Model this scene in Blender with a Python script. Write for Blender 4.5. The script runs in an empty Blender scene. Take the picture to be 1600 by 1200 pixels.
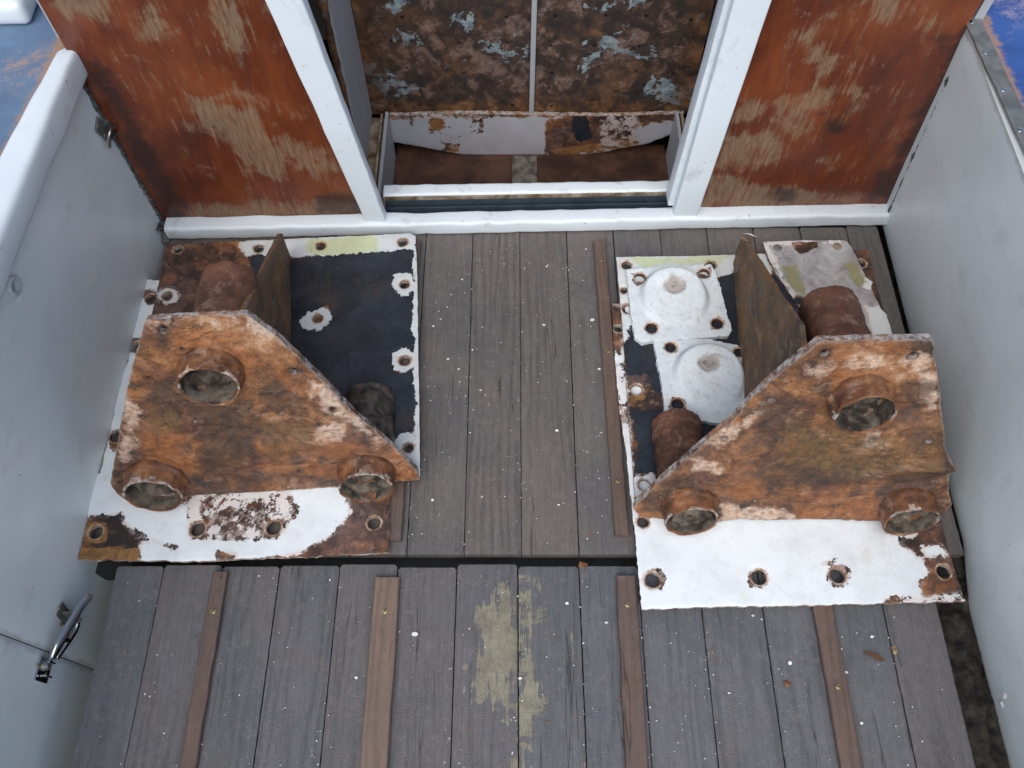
import bpy, bmesh, math, random
import numpy as np
from mathutils import Vector, Matrix, noise as mnoise
from mathutils.geometry import delaunay_2d_cdt
random.seed(7)
S = bpy.context.scene
COL = S.collection
R = math.radians
# ---------------------------------------------------------------- camera
F, PITCH, H = 1290.0, R(61.7), 1.40
cam = bpy.data.cameras.new('camera'); camo = bpy.data.objects.new('camera', cam); COL.objects.link(camo)
camo.location = (0, 0, H); camo.rotation_euler = (R(90) - PITCH, 0, 0)
cam.sensor_width = 36; cam.lens = F / 1600 * 36; cam.clip_start = .02; cam.clip_end = 500
S.camera = camo
S.render.resolution_x, S.render.resolution_y = 1024, 768
# ---------------------------------------------------------------- light
w = bpy.data.worlds.new('World'); S.world = w; w.use_nodes = True
wn = w.node_tree.nodes; bg = wn['Background']
sky = wn.new('ShaderNodeTexSky'); sky.sky_type = 'NISHITA'; sky.sun_disc = False
sky.sun_elevation = R(52); sky.sun_rotation = R(192); sky.air_density = 1.0; sky.dust_density = 3.0; sky.ozone_density = 1.0
w.node_tree.links.new(sky.outputs[0], bg.inputs[0]); bg.inputs[1].default_value = 0.09
sun = bpy.data.lights.new('sun', 'SUN'); sun.energy = 1.5; sun.angle = R(80); sun.color = (.97, .99, .97)
suno = bpy.data.objects.new('sun', sun); COL.objects.link(suno)
suno.rotation_euler = (R(38), 0, R(-12))
S.view_settings.view_transform = 'Standard'; S.view_settings.look = 'None'
S.view_settings.exposure = 0.78; S.view_settings.gamma = 1
# ---------------------------------------------------------------- geometry helpers
CAM = Vector((0, 0, H)); FW = Vector((0, math.cos(PITCH), -math.sin(PITCH)))
UP = Vector((0, math.sin(PITCH), math.cos(PITCH))); RT = Vector((1, 0, 0))
def ray(u, v): return FW + RT * ((u - 800) / F) + UP * ((600 - v) / F)
def hit(u, v, o, n):
    d = ray(u, v); return CAM + d * ((o - CAM).dot(n) / d.dot(n))
def fl(u, v, z=0.0): return hit(u, v, Vector((0, 0, z)), Vector((0, 0, 1)))
def proj(p):
    q = p - CAM; k = F / q.dot(FW); return 800 + q.dot(RT) * k, 600 - q.dot(UP) * k
class Pl:                                     # a plane with its own axes
    def __init__(s, o, ex, ey):
        s.o = Vector(o); s.ex = Vector(ex).normalized(); s.n = s.ex.cross(Vector(ey)).normalized()
        s.ey = s.n.cross(s.ex)
    def px(s, u, v):
        p = hit(u, v, s.o, s.n) - s.o; return (p.dot(s.ex), p.dot(s.ey))
    def m(s):
        M = Matrix((s.ex, s.ey, s.n)).transposed().to_4x4(); M.translation = s.o; return M
def flat(z, o=(0, 0)): return Pl((o[0], o[1], z), (1, 0, 0), (0, 1, 0))
def link(name, me, mats=(), parent=None, M=None, smooth=None):
    o = bpy.data.objects.new(name, me); COL.objects.link(o)
    for m in (mats if isinstance(mats, (list, tuple)) else [mats]): me.materials.append(m)
    if parent is not None:
        o.parent = parent; o.matrix_parent_inverse = Matrix.Identity(4)
        W = M if M is not None else Matrix.Identity(4)
        o.matrix_basis = wm(parent).inverted() @ W
        o['_w'] = 0; del o['_w']
    elif M is not None: o.matrix_basis = M
    if smooth is not None:
        me.polygons.foreach_set('use_smooth', [smooth] * len(me.polygons))
    return o
def wm(o): return (wm(o.parent) @ o.matrix_basis) if o.parent else o.matrix_basis.copy()
def tag(o, label=None, cat=None, group=None, kind=None):
    if label: o['label'] = label
    if cat: o['category'] = cat
    if group: o['group'] = group
    if kind: o['kind'] = kind
    return o
def thing(name, loc, label, cat, group=None):
    o = bpy.data.objects.new(name, None); COL.objects.link(o); o.location = loc
    o.matrix_basis = Matrix.Translation(Vector(loc)); o.empty_display_size = .05
    return tag(o, label, cat, group)
def fbm(p, octv=4): return mnoise.fractal(Vector(p), 1.0, 2.0, octv)
def circ(u, v, rx, ry=None, n=14):
    ry = ry or rx * .88
    return [(u + rx * math.cos(2 * math.pi * k / n), v + ry * math.sin(2 * math.pi * k / n)) for k in range(n)]
def inside(P, poly):
    x, y = P[:, 0], P[:, 1]; r = np.zeros(len(P), bool); n = len(poly)
    for i in range(n):
        x1, y1 = poly[i]; x2, y2 = poly[(i + 1) % n]
        c = (y1 > y) != (y2 > y)
        r ^= c & (x < (x2 - x1) * (y - y1) / ((y2 - y1) or 1e-12) + x1)
    return r
def dist(P, poly, closed=True):
    d = np.full(len(P), 1e9); n = len(poly)
    for i in range(n if closed else n - 1):
        a = np.array(poly[i]); b = np.array(poly[(i + 1) % n]); ab = b - a
        t = np.clip(((P - a) @ ab) / (ab @ ab + 1e-12), 0, 1)
        d = np.minimum(d, np.hypot(*(P - a - t[:, None] * ab).T))
    return d
def sdist(P, poly): return np.where(inside(P, poly), 1, -1) * dist(P, poly)
def dens(poly, step, rag=0, seed=0, closed=True):
    out = []; n = len(poly)
    for i in range(n):
        a = Vector(poly[i]); b = Vector(poly[(i + 1) % n]); L = (b - a).length; k = max(1, int(L / step))
        nr = Vector((-(b - a).y, (b - a).x)) / (L or 1)
        for j in range(k):
            p = a.lerp(b, j / k)
            if rag: p = p + nr * rag * (fbm((p.x * 60, p.y * 60, seed), 3) + .6 * fbm((p.x * 250, p.y * 250, seed + 9), 2))
            out.append((p.x, p.y))
    return out
def plate(name, pl, outline, thick, mats, parent=None, holes=(), sp=.005, masks=None, rag=.0, amp=.0, af=14.,
          height=None, local=False, bev=.0007, seed=0, dish=.0, holeamp=.0):
    """a sheet with real holes, ragged outline, lumpy face; face lies at local z=0, sheet goes down by thick.
    masks: {attr: [(op, poly, val)]} polygons in photo points projected on the face; values in mm, + is inside"""
    cv = (lambda q: [tuple(t) for t in q]) if local else (lambda q: [pl.px(*t) for t in q])
    ol = dens(cv(outline), sp, rag, seed)
    hs = []
    for (u, v, r) in holes:
        c = (u, v) if local else pl.px(u, v)
        n = 18 if r > .005 else 12; ph = random.random() * 6
        hs.append(([(c[0] + r * (1 + .08 * math.sin(3 * a + ph) * (holeamp > 0)) * math.cos(a), c[1] + r * (1 + .08 * math.sin(2 * a + ph) * (holeamp > 0)) * math.sin(a))
                    for a in [2 * math.pi * k / n for k in range(n)]], c, r))
    A = np.array(ol); mn, mx = A.min(0), A.max(0)
    gx, gy = np.meshgrid(np.arange(mn[0], mx[0], sp), np.arange(mn[1], mx[1], sp))
    G = np.stack([gx.ravel(), gy.ravel()], 1); rs = np.random.RandomState(seed + 3); G += rs.uniform(-.3, .3, G.shape) * sp
    ok = inside(G, ol) & (dist(G, ol) > sp * .55)
    for hp, c, r in hs: ok &= np.hypot(G[:, 0] - c[0], G[:, 1] - c[1]) > r + sp * .45
    G = G[ok]
    V = [Vector(p) for p in ol]; E = [(i, (i + 1) % len(ol)) for i in range(len(ol))]
    for hp, c, r in hs:
        b = len(V); V += [Vector(p) for p in hp]; E += [(b + i, b + (i + 1) % len(hp)) for i in range(len(hp))]
        for k, rr in ((1.25, 0), (1.6, 0)):
            pass
    V += [Vector(p) for p in G]
    v2, e2, f2 = delaunay_2d_cdt(V, E, [], 0, 1e-7)[:3]
    P = np.array([tuple(p) for p in v2]); Fc = np.array([f for f in f2 if len(f) == 3])
    C = P[Fc].mean(1); ok = inside(C, ol)
    for hp, c, r in hs: ok &= ~inside(C, hp)
    Fc = Fc[ok]
    hd = np.full(len(P), 9.)
    for hp, c, r in hs: hd = np.minimum(hd, np.hypot(P[:, 0] - c[0], P[:, 1] - c[1]) - r)
    ed = dist(P, ol)
    z = np.zeros(len(P))
    if amp:
        for i, p in enumerate(P): z[i] = amp * fbm((p[0] * af, p[1] * af, seed * 3.1), 5) - amp * .3
    if height: z += np.array([height(p[0], p[1]) for p in P])
    if dish: z -= dish * np.clip(1 - hd / .006, 0, 1)
    if bev: z -= bev * (ed < 1e-5) + bev * (hd < 1e-5)
    # boundary edges
    cnt = {}
    for f in Fc:
        for a, b in ((f[0], f[1]), (f[1], f[2]), (f[2], f[0])):
            cnt[(a, b)] = cnt.get((a, b), 0) + 1
    bd = [(a, b) for (a, b) in cnt if (b, a) not in cnt]
    n0 = len(P); verts = [(P[i, 0], P[i, 1], z[i]) for i in range(n0)]; faces = [tuple(int(q) for q in f) for f in Fc]
    nt = len(faces)
    zb = (z - thick) if height is None else (np.minimum(z, 0) * 0 - thick)
    rim = sorted({a for e in bd for a in e}); mp = {}
    for a in rim:
        mp[a] = len(verts); verts.append((P[a, 0], P[a, 1], z[a])); verts.append((P[a, 0], P[a, 1], zb[a]))
    for a, b in bd: faces.append((mp[a], mp[a] + 1, mp[b] + 1, mp[b]))
    ns = len(faces); base = len(verts)
    for i in range(n0): verts.append((P[i, 0], P[i, 1], zb[i]))
    for f in Fc: faces.append(tuple(base + int(q) for q in f[::-1]))
    me = bpy.data.meshes.new(name); me.from_pydata(verts, [], faces); me.update()
    idx = np.concatenate([np.arange(n0), np.repeat(rim, 2), np.arange(n0)]).astype(int)
    def put(k, arr):
        a = me.attributes.new(k, 'FLOAT', 'POINT'); a.data.foreach_set('value', arr[idx].astype(np.float32))
    put('hd', np.clip(hd * 1000, -5, 60)); put('ed', np.clip(ed * 1000, 0, 60))
    for k, ops in {**{q: [] for q in ('w', 'g', 'k', 'c', 't', 'p', 'd', 'o', 'v', 'wn', 'bk')}, **(masks or {})}.items():
        if not ops and not masks: continue
        val = np.full(len(P), -25. if ops else -120.)
        for op in ops:
            s = sdist(P, cv(op[1])) * 1000; lv = op[2] if len(op) > 2 else 25.
            if op[0] == '+': val = np.maximum(val, np.minimum(s, lv))
            elif op[0] == '-': val = np.minimum(val, np.maximum(-s, -lv))
            elif op[0] == '~':
                bl = np.clip((s + 6) / 16, 0, 1); bl = bl * bl * (3 - 2 * bl); val = val + (np.minimum(val, lv) - val) * bl
        put(k, val)
    mi = [0] * nt + [1 if isinstance(mats, (list, tuple)) and len(mats) > 1 else 0] * (len(faces) - nt)
    sm = [bool(amp or height)] * nt + [False] * (len(faces) - nt)
    o = link(name, me, mats, parent, pl.m()); me.polygons.foreach_set('material_index', mi); me.polygons.foreach_set('use_smooth', sm)
    return o
def box(bm, a, b):
    x0, y0, z0 = a; x1, y1, z1 = b
    v = [bm.verts.new(p) for p in ((x0, y0, z0), (x1, y0, z0), (x1, y1, z0), (x0, y1, z0), (x0, y0, z1), (x1, y0, z1), (x1, y1, z1), (x0, y1, z1))]
    for f in ((3, 2, 1, 0), (4, 5, 6, 7), (0, 1, 5, 4), (1, 2, 6, 5), (2, 3, 7, 6), (3, 0, 4, 7)): bm.faces.new([v[i] for i in f])
def loft(rings, closed=True, caps=True):
    bm = bmesh.new(); rs = [[bm.verts.new(p) for p in r] for r in rings]; n = len(rings[0])
    for a, b in zip(rs, rs[1:]):
        for i in range(n if closed else n - 1):
            bm.faces.new((a[i], a[(i + 1) % n], b[(i + 1) % n], b[i]))
    if caps: bm.faces.new(rs[0][::-1]); bm.faces.new(rs[-1])
    bmesh.ops.recalc_face_normals(bm, faces=bm.faces)
    return bm
def done(bm, name, mat, parent=None, M=None, bevel=0, smooth=False, lump=0, lf=20, seg=2, sub=0):
    if bevel: bmesh.ops.bevel(bm, geom=list(bm.edges), offset=bevel, segments=seg, profile=.6, affect='EDGES', clamp_overlap=True)
    if sub: bmesh.ops.subdivide_edges(bm, edges=list(bm.edges), cuts=sub, use_grid_fill=True)
    if lump:
        for v in bm.verts:
            q = v.co * lf; v.co += lump * Vector((fbm((q.x, q.y, q.z)), fbm((q.x + 9, q.y, q.z)), fbm((q.x, q.y + 7, q.z))))
    bmesh.ops.recalc_face_normals(bm, faces=bm.faces)
    me = bpy.data.meshes.new(name); bm.to_mesh(me); bm.free()
    return link(name, me, mat, parent, M, smooth)
def beam(name, mat, p0, p1, wdt, hgt, parent=None, side=None, n=24, r=.3, lump=0, smooth=True, w1=None):
    """a bar with rounded corners from p0 to p1; p0/p1 = centre of its cross-section"""
    p0, p1 = Vector(p0), Vector(p1); d = (p1 - p0).normalized(); sd = (side or Vector((0, 0, 1)).cross(d)).normalized(); up = d.cross(sd).normalized()
    w1 = w1 or wdt; rings = []
    for k in range(n + 1):
        t = k / n; c = p0.lerp(p1, t); ww = wdt + (w1 - wdt) * t; ring = []
        for (sx, sy) in ((1, 1), (-1, 1), (-1, -1), (1, -1)):
            a0 = {(1, 1): 0, (-1, 1): 90, (-1, -1): 180, (1, -1): 270}[(sx, sy)]; rr = r * min(ww, hgt)
            for j in range(5):
                a = R(a0 + j * 22.5); q = c + sd * (sx * (ww / 2 - rr) + rr * math.cos(a)) + up * (sy * (hgt / 2 - rr) + rr * math.sin(a))
                if lump: q = q + (sd + up) * lump * fbm(q * 25, 3)
                ring.append(q)
        rings.append(ring)
    bm = loft(rings); return done(bm, name, mat, parent, None, smooth=False) if not smooth else shade(done(bm, name, mat, parent))
def shade(o, ang=40):
    me = o.data; me.polygons.foreach_set('use_smooth', [True] * len(me.polygons))
    bm = bmesh.new(); bm.from_mesh(me)
    for e in bm.edges:
        if len(e.link_faces) == 2 and e.calc_face_angle(0) > R(ang): e.smooth = False
    bm.to_mesh(me); bm.free(); return o
def lathe(prof, o, a, n=40, lump=0, lf=30, seed=0, name='tube', mat=None, parent=None, ang=50, dent=None):
    """prof: (radius, station) pairs turned about axis a through o"""
    a = a.normalized(); x = a.orthogonal().normalized(); y = a.cross(x); bm = bmesh.new(); rs = []
    for (r, s) in prof:
        if r < 1e-6: rs.append([bm.verts.new(o + a * s)]); continue
        ring = []
        for k in range(n):
            t = 2 * math.pi * k / n; d = x * math.cos(t) + y * math.sin(t); q = o + a * s + d * r
            if lump: q = q + d * lump * fbm(q * lf + Vector((seed, 0, 0)), 4) + a * lump * .7 * fbm(q * lf + Vector((0, seed + 5, 0)), 3)
            ring.append(bm.verts.new(q))
        rs.append(ring)
    for p, q in zip(rs, rs[1:]):
        if len(p) == 1 and len(q) == 1: continue
        for k in range(n):
            k2 = (k + 1) % n
            if len(p) == 1: bm.faces.new((p[0], q[k], q[k2]))
            elif len(q) == 1: bm.faces.new((p[k], q[0], p[k2]))
            else: bm.faces.new((p[k], q[k], q[k2], p[k2]))
    return shade(done(bm, name, mat, parent), ang)
# ---------------------------------------------------------------- material helpers
class N:
    def __init__(s, name):
        s.m = bpy.data.materials.new(name); s.m.use_nodes = True; s.t = s.m.node_tree; s.b = s.t.nodes['Principled BSDF']
        s.tc = s.t.nodes.new('ShaderNodeTexCoord').outputs['Object']
    def new(s, ty, **k):
        n = s.t.nodes.new(ty)
        for a, b in k.items(): setattr(n, a, b)
        return n
    def set(s, sock, v):
        if isinstance(v, bpy.types.NodeSocket): s.t.links.new(v, sock)
        elif v is not None: sock.default_value = (tuple(v) + (1,))[:4] if isinstance(v, (tuple, list)) and sock.type == 'RGBA' else v
    def vec(s, sc=(1, 1, 1), off=(0, 0, 0), src=None, rot=(0, 0, 0)):
        n = s.new('ShaderNodeMapping'); s.set(n.inputs[0], src or s.tc); n.inputs[1].default_value = off; n.inputs[2].default_value = rot; n.inputs[3].default_value = sc; return n.outputs[0]
    def noise(s, sc, det=4, ro=.55, dist=0, v=None, col=False, ty='FBM'):
        n = s.new('ShaderNodeTexNoise'); s.set(n.inputs['Vector'], v or s.tc); n.inputs['Scale'].default_value = sc; n.inputs['Detail'].default_value = det
        n.inputs['Roughness'].default_value = ro; n.inputs['Distortion'].default_value = dist; return n.outputs['Color' if col else 'Fac']
    def voro(s, sc, v=None, feat='F1', out='Distance', rnd=1):
        n = s.new('ShaderNodeTexVoronoi', feature=feat); s.set(n.inputs['Vector'], v or s.tc); n.inputs['Scale'].default_value = sc; n.inputs['Randomness'].default_value = rnd; return n.outputs[out]
    def ramp(s, f, stops, interp='LINEAR'):
        n = s.new('ShaderNodeValToRGB'); s.set(n.inputs[0], f); r = n.color_ramp; r.interpolation = interp
        while len(r.elements) < len(stops): r.elements.new(.5)
        for e, (p, c) in zip(r.elements, stops): e.position = p; e.color = (tuple(c) + (1,))[:4] if isinstance(c, (tuple, list)) else (c, c, c, 1)
        return n.outputs[0]
    def mix(s, f, a, b, mode='MIX'):
        n = s.new('ShaderNodeMix', data_type='RGBA', blend_type=mode); s.set(n.inputs[0], f); s.set(n.inputs[6], a); s.set(n.inputs[7], b); return n.outputs[2]
    def ma(s, op, a, b=0., c=None, clamp=False):
        n = s.new('ShaderNodeMath', operation=op, use_clamp=clamp); s.set(n.inputs[0], a); s.set(n.inputs[1], b)
        if c is not None: s.set(n.inputs[2], c)
        return n.outputs[0]
    def at(s, k): return s.new('ShaderNodeAttribute', attribute_name=k).outputs['Fac']
    def sm(s, v, lo, hi):
        n = s.new('ShaderNodeMapRange', interpolation_type='SMOOTHSTEP'); s.set(n.inputs[0], v); n.inputs[1].default_value = lo; n.inputs[2].default_value = hi; return n.outputs[0]
    def bump(s, h, st=.5, d=.002, nrm=None):
        n = s.new('ShaderNodeBump'); n.inputs['Strength'].default_value = st; n.inputs['Distance'].default_value = d; s.set(n.inputs['Height'], h)
        if nrm is not None: s.set(n.inputs['Normal'], nrm)
        return n.outputs[0]
    def out(s, col, rough=.6, nrm=None, metal=0, spec=.4, coat=0):
        s.set(s.b.inputs['Base Color'], col); s.set(s.b.inputs['Roughness'], rough); s.set(s.b.inputs['Metallic'], metal)
        s.b.inputs['Specular IOR Level'].default_value = spec
        if coat: s.b.inputs['Coat Weight'].default_value = coat; s.b.inputs['Coat Roughness'].default_value = .15
        if nrm is not None: s.set(s.b.inputs['Normal'], nrm)
        return s.m
def c8(r, g, b): return tuple(((x / 255 + .055) / 1.055) ** 2.4 if x > 10 else x / 3294 for x in (r, g, b))
def mask(n, attr, noise, amp, wd=.8):        # ragged threshold of a traced region (mm)
    amp *= 1.9; lo = n.noise(19, 5, .6, .6, n.vec(off=(amp, wd, 3.3)))
    return n.sm(n.ma('MULTIPLY_ADD', n.ma('SUBTRACT', lo, .5), amp * .9 + 6, n.ma('MULTIPLY_ADD', n.ma('SUBTRACT', noise, .5), amp, n.at(attr))), -wd, wd)
def rustcol(n, warm=1.0, dark=0.0, off=(0, 0, 0)):
    v = n.vec(off=off); a = n.noise(9, 6, .6, .6, v); b = n.noise(38, 6, .65, .4, v); c = n.noise(160, 5, .7, 0, v)
    f = n.ma('MULTIPLY_ADD', b, .55, n.ma('MULTIPLY', n.ma('MULTIPLY_ADD', n.ma('SUBTRACT', a, .5), 1.5, .5), .65)); f = n.ma('SUBTRACT', f, .05); f = n.ma('MULTIPLY_ADD', c, .22, n.ma('SUBTRACT', f, .16 + dark))
    col = n.ramp(f, [(.27, c8(42, 32, 30)), (.38, c8(72, 50, 40)), (.46, c8(104, 68, 46)), (.53, c8(134, 88, 54)), (.60, c8(156, 106, 68)), (.68, c8(176, 134, 102)), (.80, c8(204, 180, 164))])
    pz = n.noise(6, 5, .6, .3, n.vec(off=(3.1 + off[0], 1.7, .4)))
    col = n.mix(n.ma('MULTIPLY', n.sm(pz, .48, .66), .45), col, n.ramp(b, [(.35, c8(74, 60, 62)), (.65, c8(124, 104, 102))]))
    oz = n.noise(14, 6, .7, 1.0, n.vec(off=(7.7, off[0], 2.4)))
    col = n.mix(n.ma('MULTIPLY', n.sm(oz, .56, .70), .6 * warm), col, c8(160, 98, 44))
    return col, f, a, b, c
def m_rust_upright():
    n = N('heavy_rust'); col, f, a, b, c = rustcol(n, 1.0)
    nz = n.noise(45, 7, .68, .3); nf = n.noise(14, 7, .7, .8)
    pm = mask(n, 'p', nz, 26, 7.)
    col = n.mix(n.ma('MULTIPLY', pm, .8), col, n.ramp(n.noise(120, 4), [(.3, c8(188, 140, 112)), (.6, c8(226, 205, 190))]))
    dm = mask(n, 'd', nf, 26, 9.0)
    col = n.mix(n.ma('MULTIPLY', dm, .8), col, n.ramp(b, [(.35, c8(50, 38, 35)), (.65, c8(92, 66, 50))]))
    om = mask(n, 'o', nf, 26, 8.0)
    col = n.mix(n.ma('MULTIPLY', om, .7), col, n.ramp(n.noise(60, 5, .6), [(.3, c8(118, 70, 40)), (.55, c8(160, 98, 54)), (.75, c8(188, 130, 86))]))
    ol = mask(n, 'v', nf, 24, 9.0)
    col = n.mix(n.ma('MULTIPLY', ol, .6), col, n.ramp(n.noise(70, 5, .6), [(.35, c8(76, 60, 38)), (.65, c8(132, 98, 54))]))
    em = n.sm(n.ma('MULTIPLY_ADD', n.noise(40, 5, .6), 9, n.ma('MULTIPLY', n.at('ed'), -1)), 1., 5)
    col = n.mix(n.ma('MULTIPLY', em, .6), col, c8(160, 148, 142))
    hm = n.sm(n.at('hd'), 5, 0); col = n.mix(n.ma('MULTIPLY', hm, .7), col, c8(66, 46, 38))
    # flaking scale: stacked terraces
    fl1 = n.noise(6, 8, .68, .5, n.vec((1, 1.7, 1)));  st = n.ma('ADD', n.sm(fl1, .47, .485), n.ma('ADD', n.sm(fl1, .56, .573), n.sm(fl1, .39, .40)))
    crack = n.ma('MULTIPLY', n.ma('SUBTRACT', n.sm(fl1, .462, .47), n.sm(fl1, .47, .49)), n.sm(a, .48, .56)); col = n.mix(n.ma('MULTIPLY', crack, .5), col, c8(60, 38, 30))
    mr = n.noise(1, 7, .7, .9, n.vec((7, 17, 7), off=(2, 5, 8))); col = n.mix(n.ma('MULTIPLY', n.sm(mr, .53, .63), .6), col, n.ramp(b, [(.35, c8(64, 38, 36)), (.65, c8(112, 66, 52))])); mp = n.noise(1, 7, .72, .9, n.vec((8, 15, 7), off=(8, 1, 3))); col = n.mix(n.ma('MULTIPLY', n.sm(mp, .56, .68), .45), col, c8(186, 150, 128))
    fs = n.noise(220, 5, .75, .2, n.vec(off=(3, 3, 9))); col = n.mix(n.ma('MULTIPLY', n.sm(fs, .57, .7), .25), col, c8(206, 176, 156)); col = n.mix(n.ma('MULTIPLY', n.sm(fs, .42, .30), .3), col, c8(64, 46, 42))
    ld = n.noise(17, 7, .72, .8, n.vec((1, 2.2, 1), off=(1, 7, 4))); col = n.mix(n.ma('MULTIPLY', n.sm(ld, .56, .72), .35), col, c8(74, 54, 48)); col = n.mix(n.ma('MULTIPLY', n.sm(ld, .42, .30), .35), col, c8(194, 150, 120))
    h = n.ma('MULTIPLY_ADD', st, .45, n.ma('MULTIPLY_ADD', b, .8, n.ma('MULTIPLY', c, .28)))
    col = n.mix(.14, n.mix(1., col, (.84, .85, .82), 'MULTIPLY'), c8(96, 84, 74))
    pits = n.sm(n.voro(95), .0, .35); h = n.ma('MULTIPLY_ADD', pits, .12, h)
    return n.out(col, n.ramp(b, [(.3, .55), (.7, .8)]), n.bump(h, .65, .004), spec=.3)
def m_rust_plain(name='brown_rust', dark=.06, cols=None):
    n = N(name); col, f, a, b, c = rustcol(n, .4, dark, (4.2, 0, 0))
    col = n.mix(n.ma('MULTIPLY', n.sm(n.noise(34, 7, .72, .5, n.vec(off=(8, 8, 1))), .52, .62), .6), col, c8(190, 160, 142))
    col = n.mix(n.ma('MULTIPLY', n.sm(n.noise(60, 6, .75, .3, n.vec(off=(2, 8, 5))), .46, .36), .6), col, c8(66, 50, 46))
    if cols: col = n.mix(n.ramp(a, [(.35, 0.55), (.65, .85)]), col, n.ramp(n.noise(24, 6, .65, .4), cols))
    return n.out(col, .7, n.bump(n.ma('MULTIPLY_ADD', c, .5, b), .5, .002), spec=.3)
def m_plate(name, white=(218, 223, 226), black=(24, 29, 36), green=(188, 194, 150), base='brown', grime=.0):
    """one sheet-metal surface: rust below, then white paint (w), pale primer (g), black paint (k), rust rings (hd)"""
    n = N(name); col, f, a, b, c = rustcol(n, .35, .14, (1.3, 0, 0)); col = n.mix(n.ma('MULTIPLY', n.sm(n.noise(48, 7, .75, .4, n.vec(off=(6, 6, 6))), .55, .66), .4), col, c8(168, 138, 120))
    if base == 'grey': col = n.mix(.85, col, n.ramp(n.noise(20, 7, .7, .4), [(.3, c8(112, 104, 104)), (.5, c8(158, 155, 156)), (.68, c8(186, 186, 188))]))
    nz = n.noise(55, 7, .72, .3); nn = n.noise(26, 6, .65, .5); nf = n.noise(240, 4, .7)
    jag = n.ma('MULTIPLY_ADD', nf, .28, n.ma('MULTIPLY', nz, .78))
    ocm = mask(n, 'c', nn, 10, 1.5); col = n.mix(n.ma('MULTIPLY', ocm, .8), col, n.ramp(nz, [(.35, c8(104, 70, 44)), (.65, c8(166, 124, 70))]))
    wm_ = mask(n, 'w', jag, 20, .45)
    wc = n.ramp(n.noise(13, 6, .7), [(.3, tuple(x * .84 for x in c8(*white))), (.55, c8(*white))])
    wst = n.noise(8, 7, .74, .6, n.vec((1.6, 1, 1), off=(6, 1, 1))); wc = n.mix(n.ma('MULTIPLY', n.sm(wst, .53, .72), .34), wc, c8(190, 176, 162)); wsc = n.noise(1, 5, .7, .5, n.vec((110, 12, 40), rot=(0, 0, .7))); wc = n.mix(n.ma('MULTIPLY', n.sm(wsc, .64, .72), .4), wc, c8(160, 156, 150))
    dirt = n.sm(n.noise(120, 5, .75, 0, n.vec(off=(5, 5, 5))), .60 - grime, .72)
    wc = n.mix(n.ma('MULTIPLY', dirt, .30 + grime * 2), wc, c8(150, 128, 112))
    gl = n.sm(n.ma('MULTIPLY_ADD', nz, -9, n.ma('ADD', n.at('w'), 4)), -2.5, 2)   # rust bleeding at paint edges
    wc = n.mix(n.ma('MULTIPLY', n.ma('SUBTRACT', 1., gl), .35), wc, c8(190, 150, 118))
    dz = n.ma('MULTIPLY', n.sm(n.at('w'), -9, 2), n.sm(jag, .50, .56)); col = n.mix(n.ma('MULTIPLY', dz, .6), col, c8(192, 176, 168))
    col = n.mix(wm_, col, wc)
    gm = mask(n, 'g', jag, 14, 4.); col = n.mix(n.ma('MULTIPLY', gm, .85), col, n.ramp(nn, [(.35, tuple(x * .85 for x in c8(*green))), (.6, c8(*green))]))
    km = mask(n, 'k', jag, 17, .45)
    kc = n.ramp(n.noise(17, 6, .7, .4), [(.35, c8(*black)), (.6, tuple(x * 1.9 + .004 for x in c8(*black))), (.75, c8(58, 60, 64))])
    kc = n.mix(n.ma('MULTIPLY', n.sm(n.noise(300, 3, .6), .68, .74), .6), kc, c8(120, 120, 118))
    kc = n.mix(n.ma('MULTIPLY', n.sm(n.noise(10, 7, .72, .5, n.vec(off=(4, 4, 1))), .54, .68), .55), kc, c8(66, 54, 48)); kc = n.mix(n.ma('MULTIPLY', n.sm(n.noise(130, 5, .75), .57, .7), .4), kc, c8(84, 88, 94))
    col = n.mix(km, col, kc)
    rn = n.sm(n.ma('MULTIPLY_ADD', n.ma('SUBTRACT', n.noise(60, 5, .7), .5), 12, n.at('hd')), 5.0, 2.5)
    rc = n.ramp(n.noise(90, 5, .7), [(.35, c8(100, 72, 52)), (.5, c8(160, 128, 100)), (.65, c8(205, 192, 180))])
    col = n.mix(n.ma('MULTIPLY', rn, .8), col, rc)
    col = n.mix(n.sm(n.at('hd'), 1.2, .2), col, c8(84, 60, 46))
    h = n.ma('ADD', n.ma('MULTIPLY', wm_, .95), n.ma('MULTIPLY', km, .8)); h = n.ma('MULTIPLY_ADD', b, .35, n.ma('MULTIPLY_ADD', c, .25, h))
    ro = n.mix(km, n.mix(wm_, (.75,) * 3, (.5,) * 3), (.42,) * 3)
    return n.out(col, ro, n.bump(h, .7, .0016), spec=.4)
def m_edge():
    n = N('bare_plate_edge'); col, f, a, b, c = rustcol(n, .3, .02)
    col = n.mix(n.sm(n.noise(60, 5, .7), .38, .6), col, n.ramp(n.noise(150, 3), [(.4, c8(134, 126, 120)), (.6, c8(180, 174, 168))]))
    return n.out(col, .7, n.bump(b, .4, .001))
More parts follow.
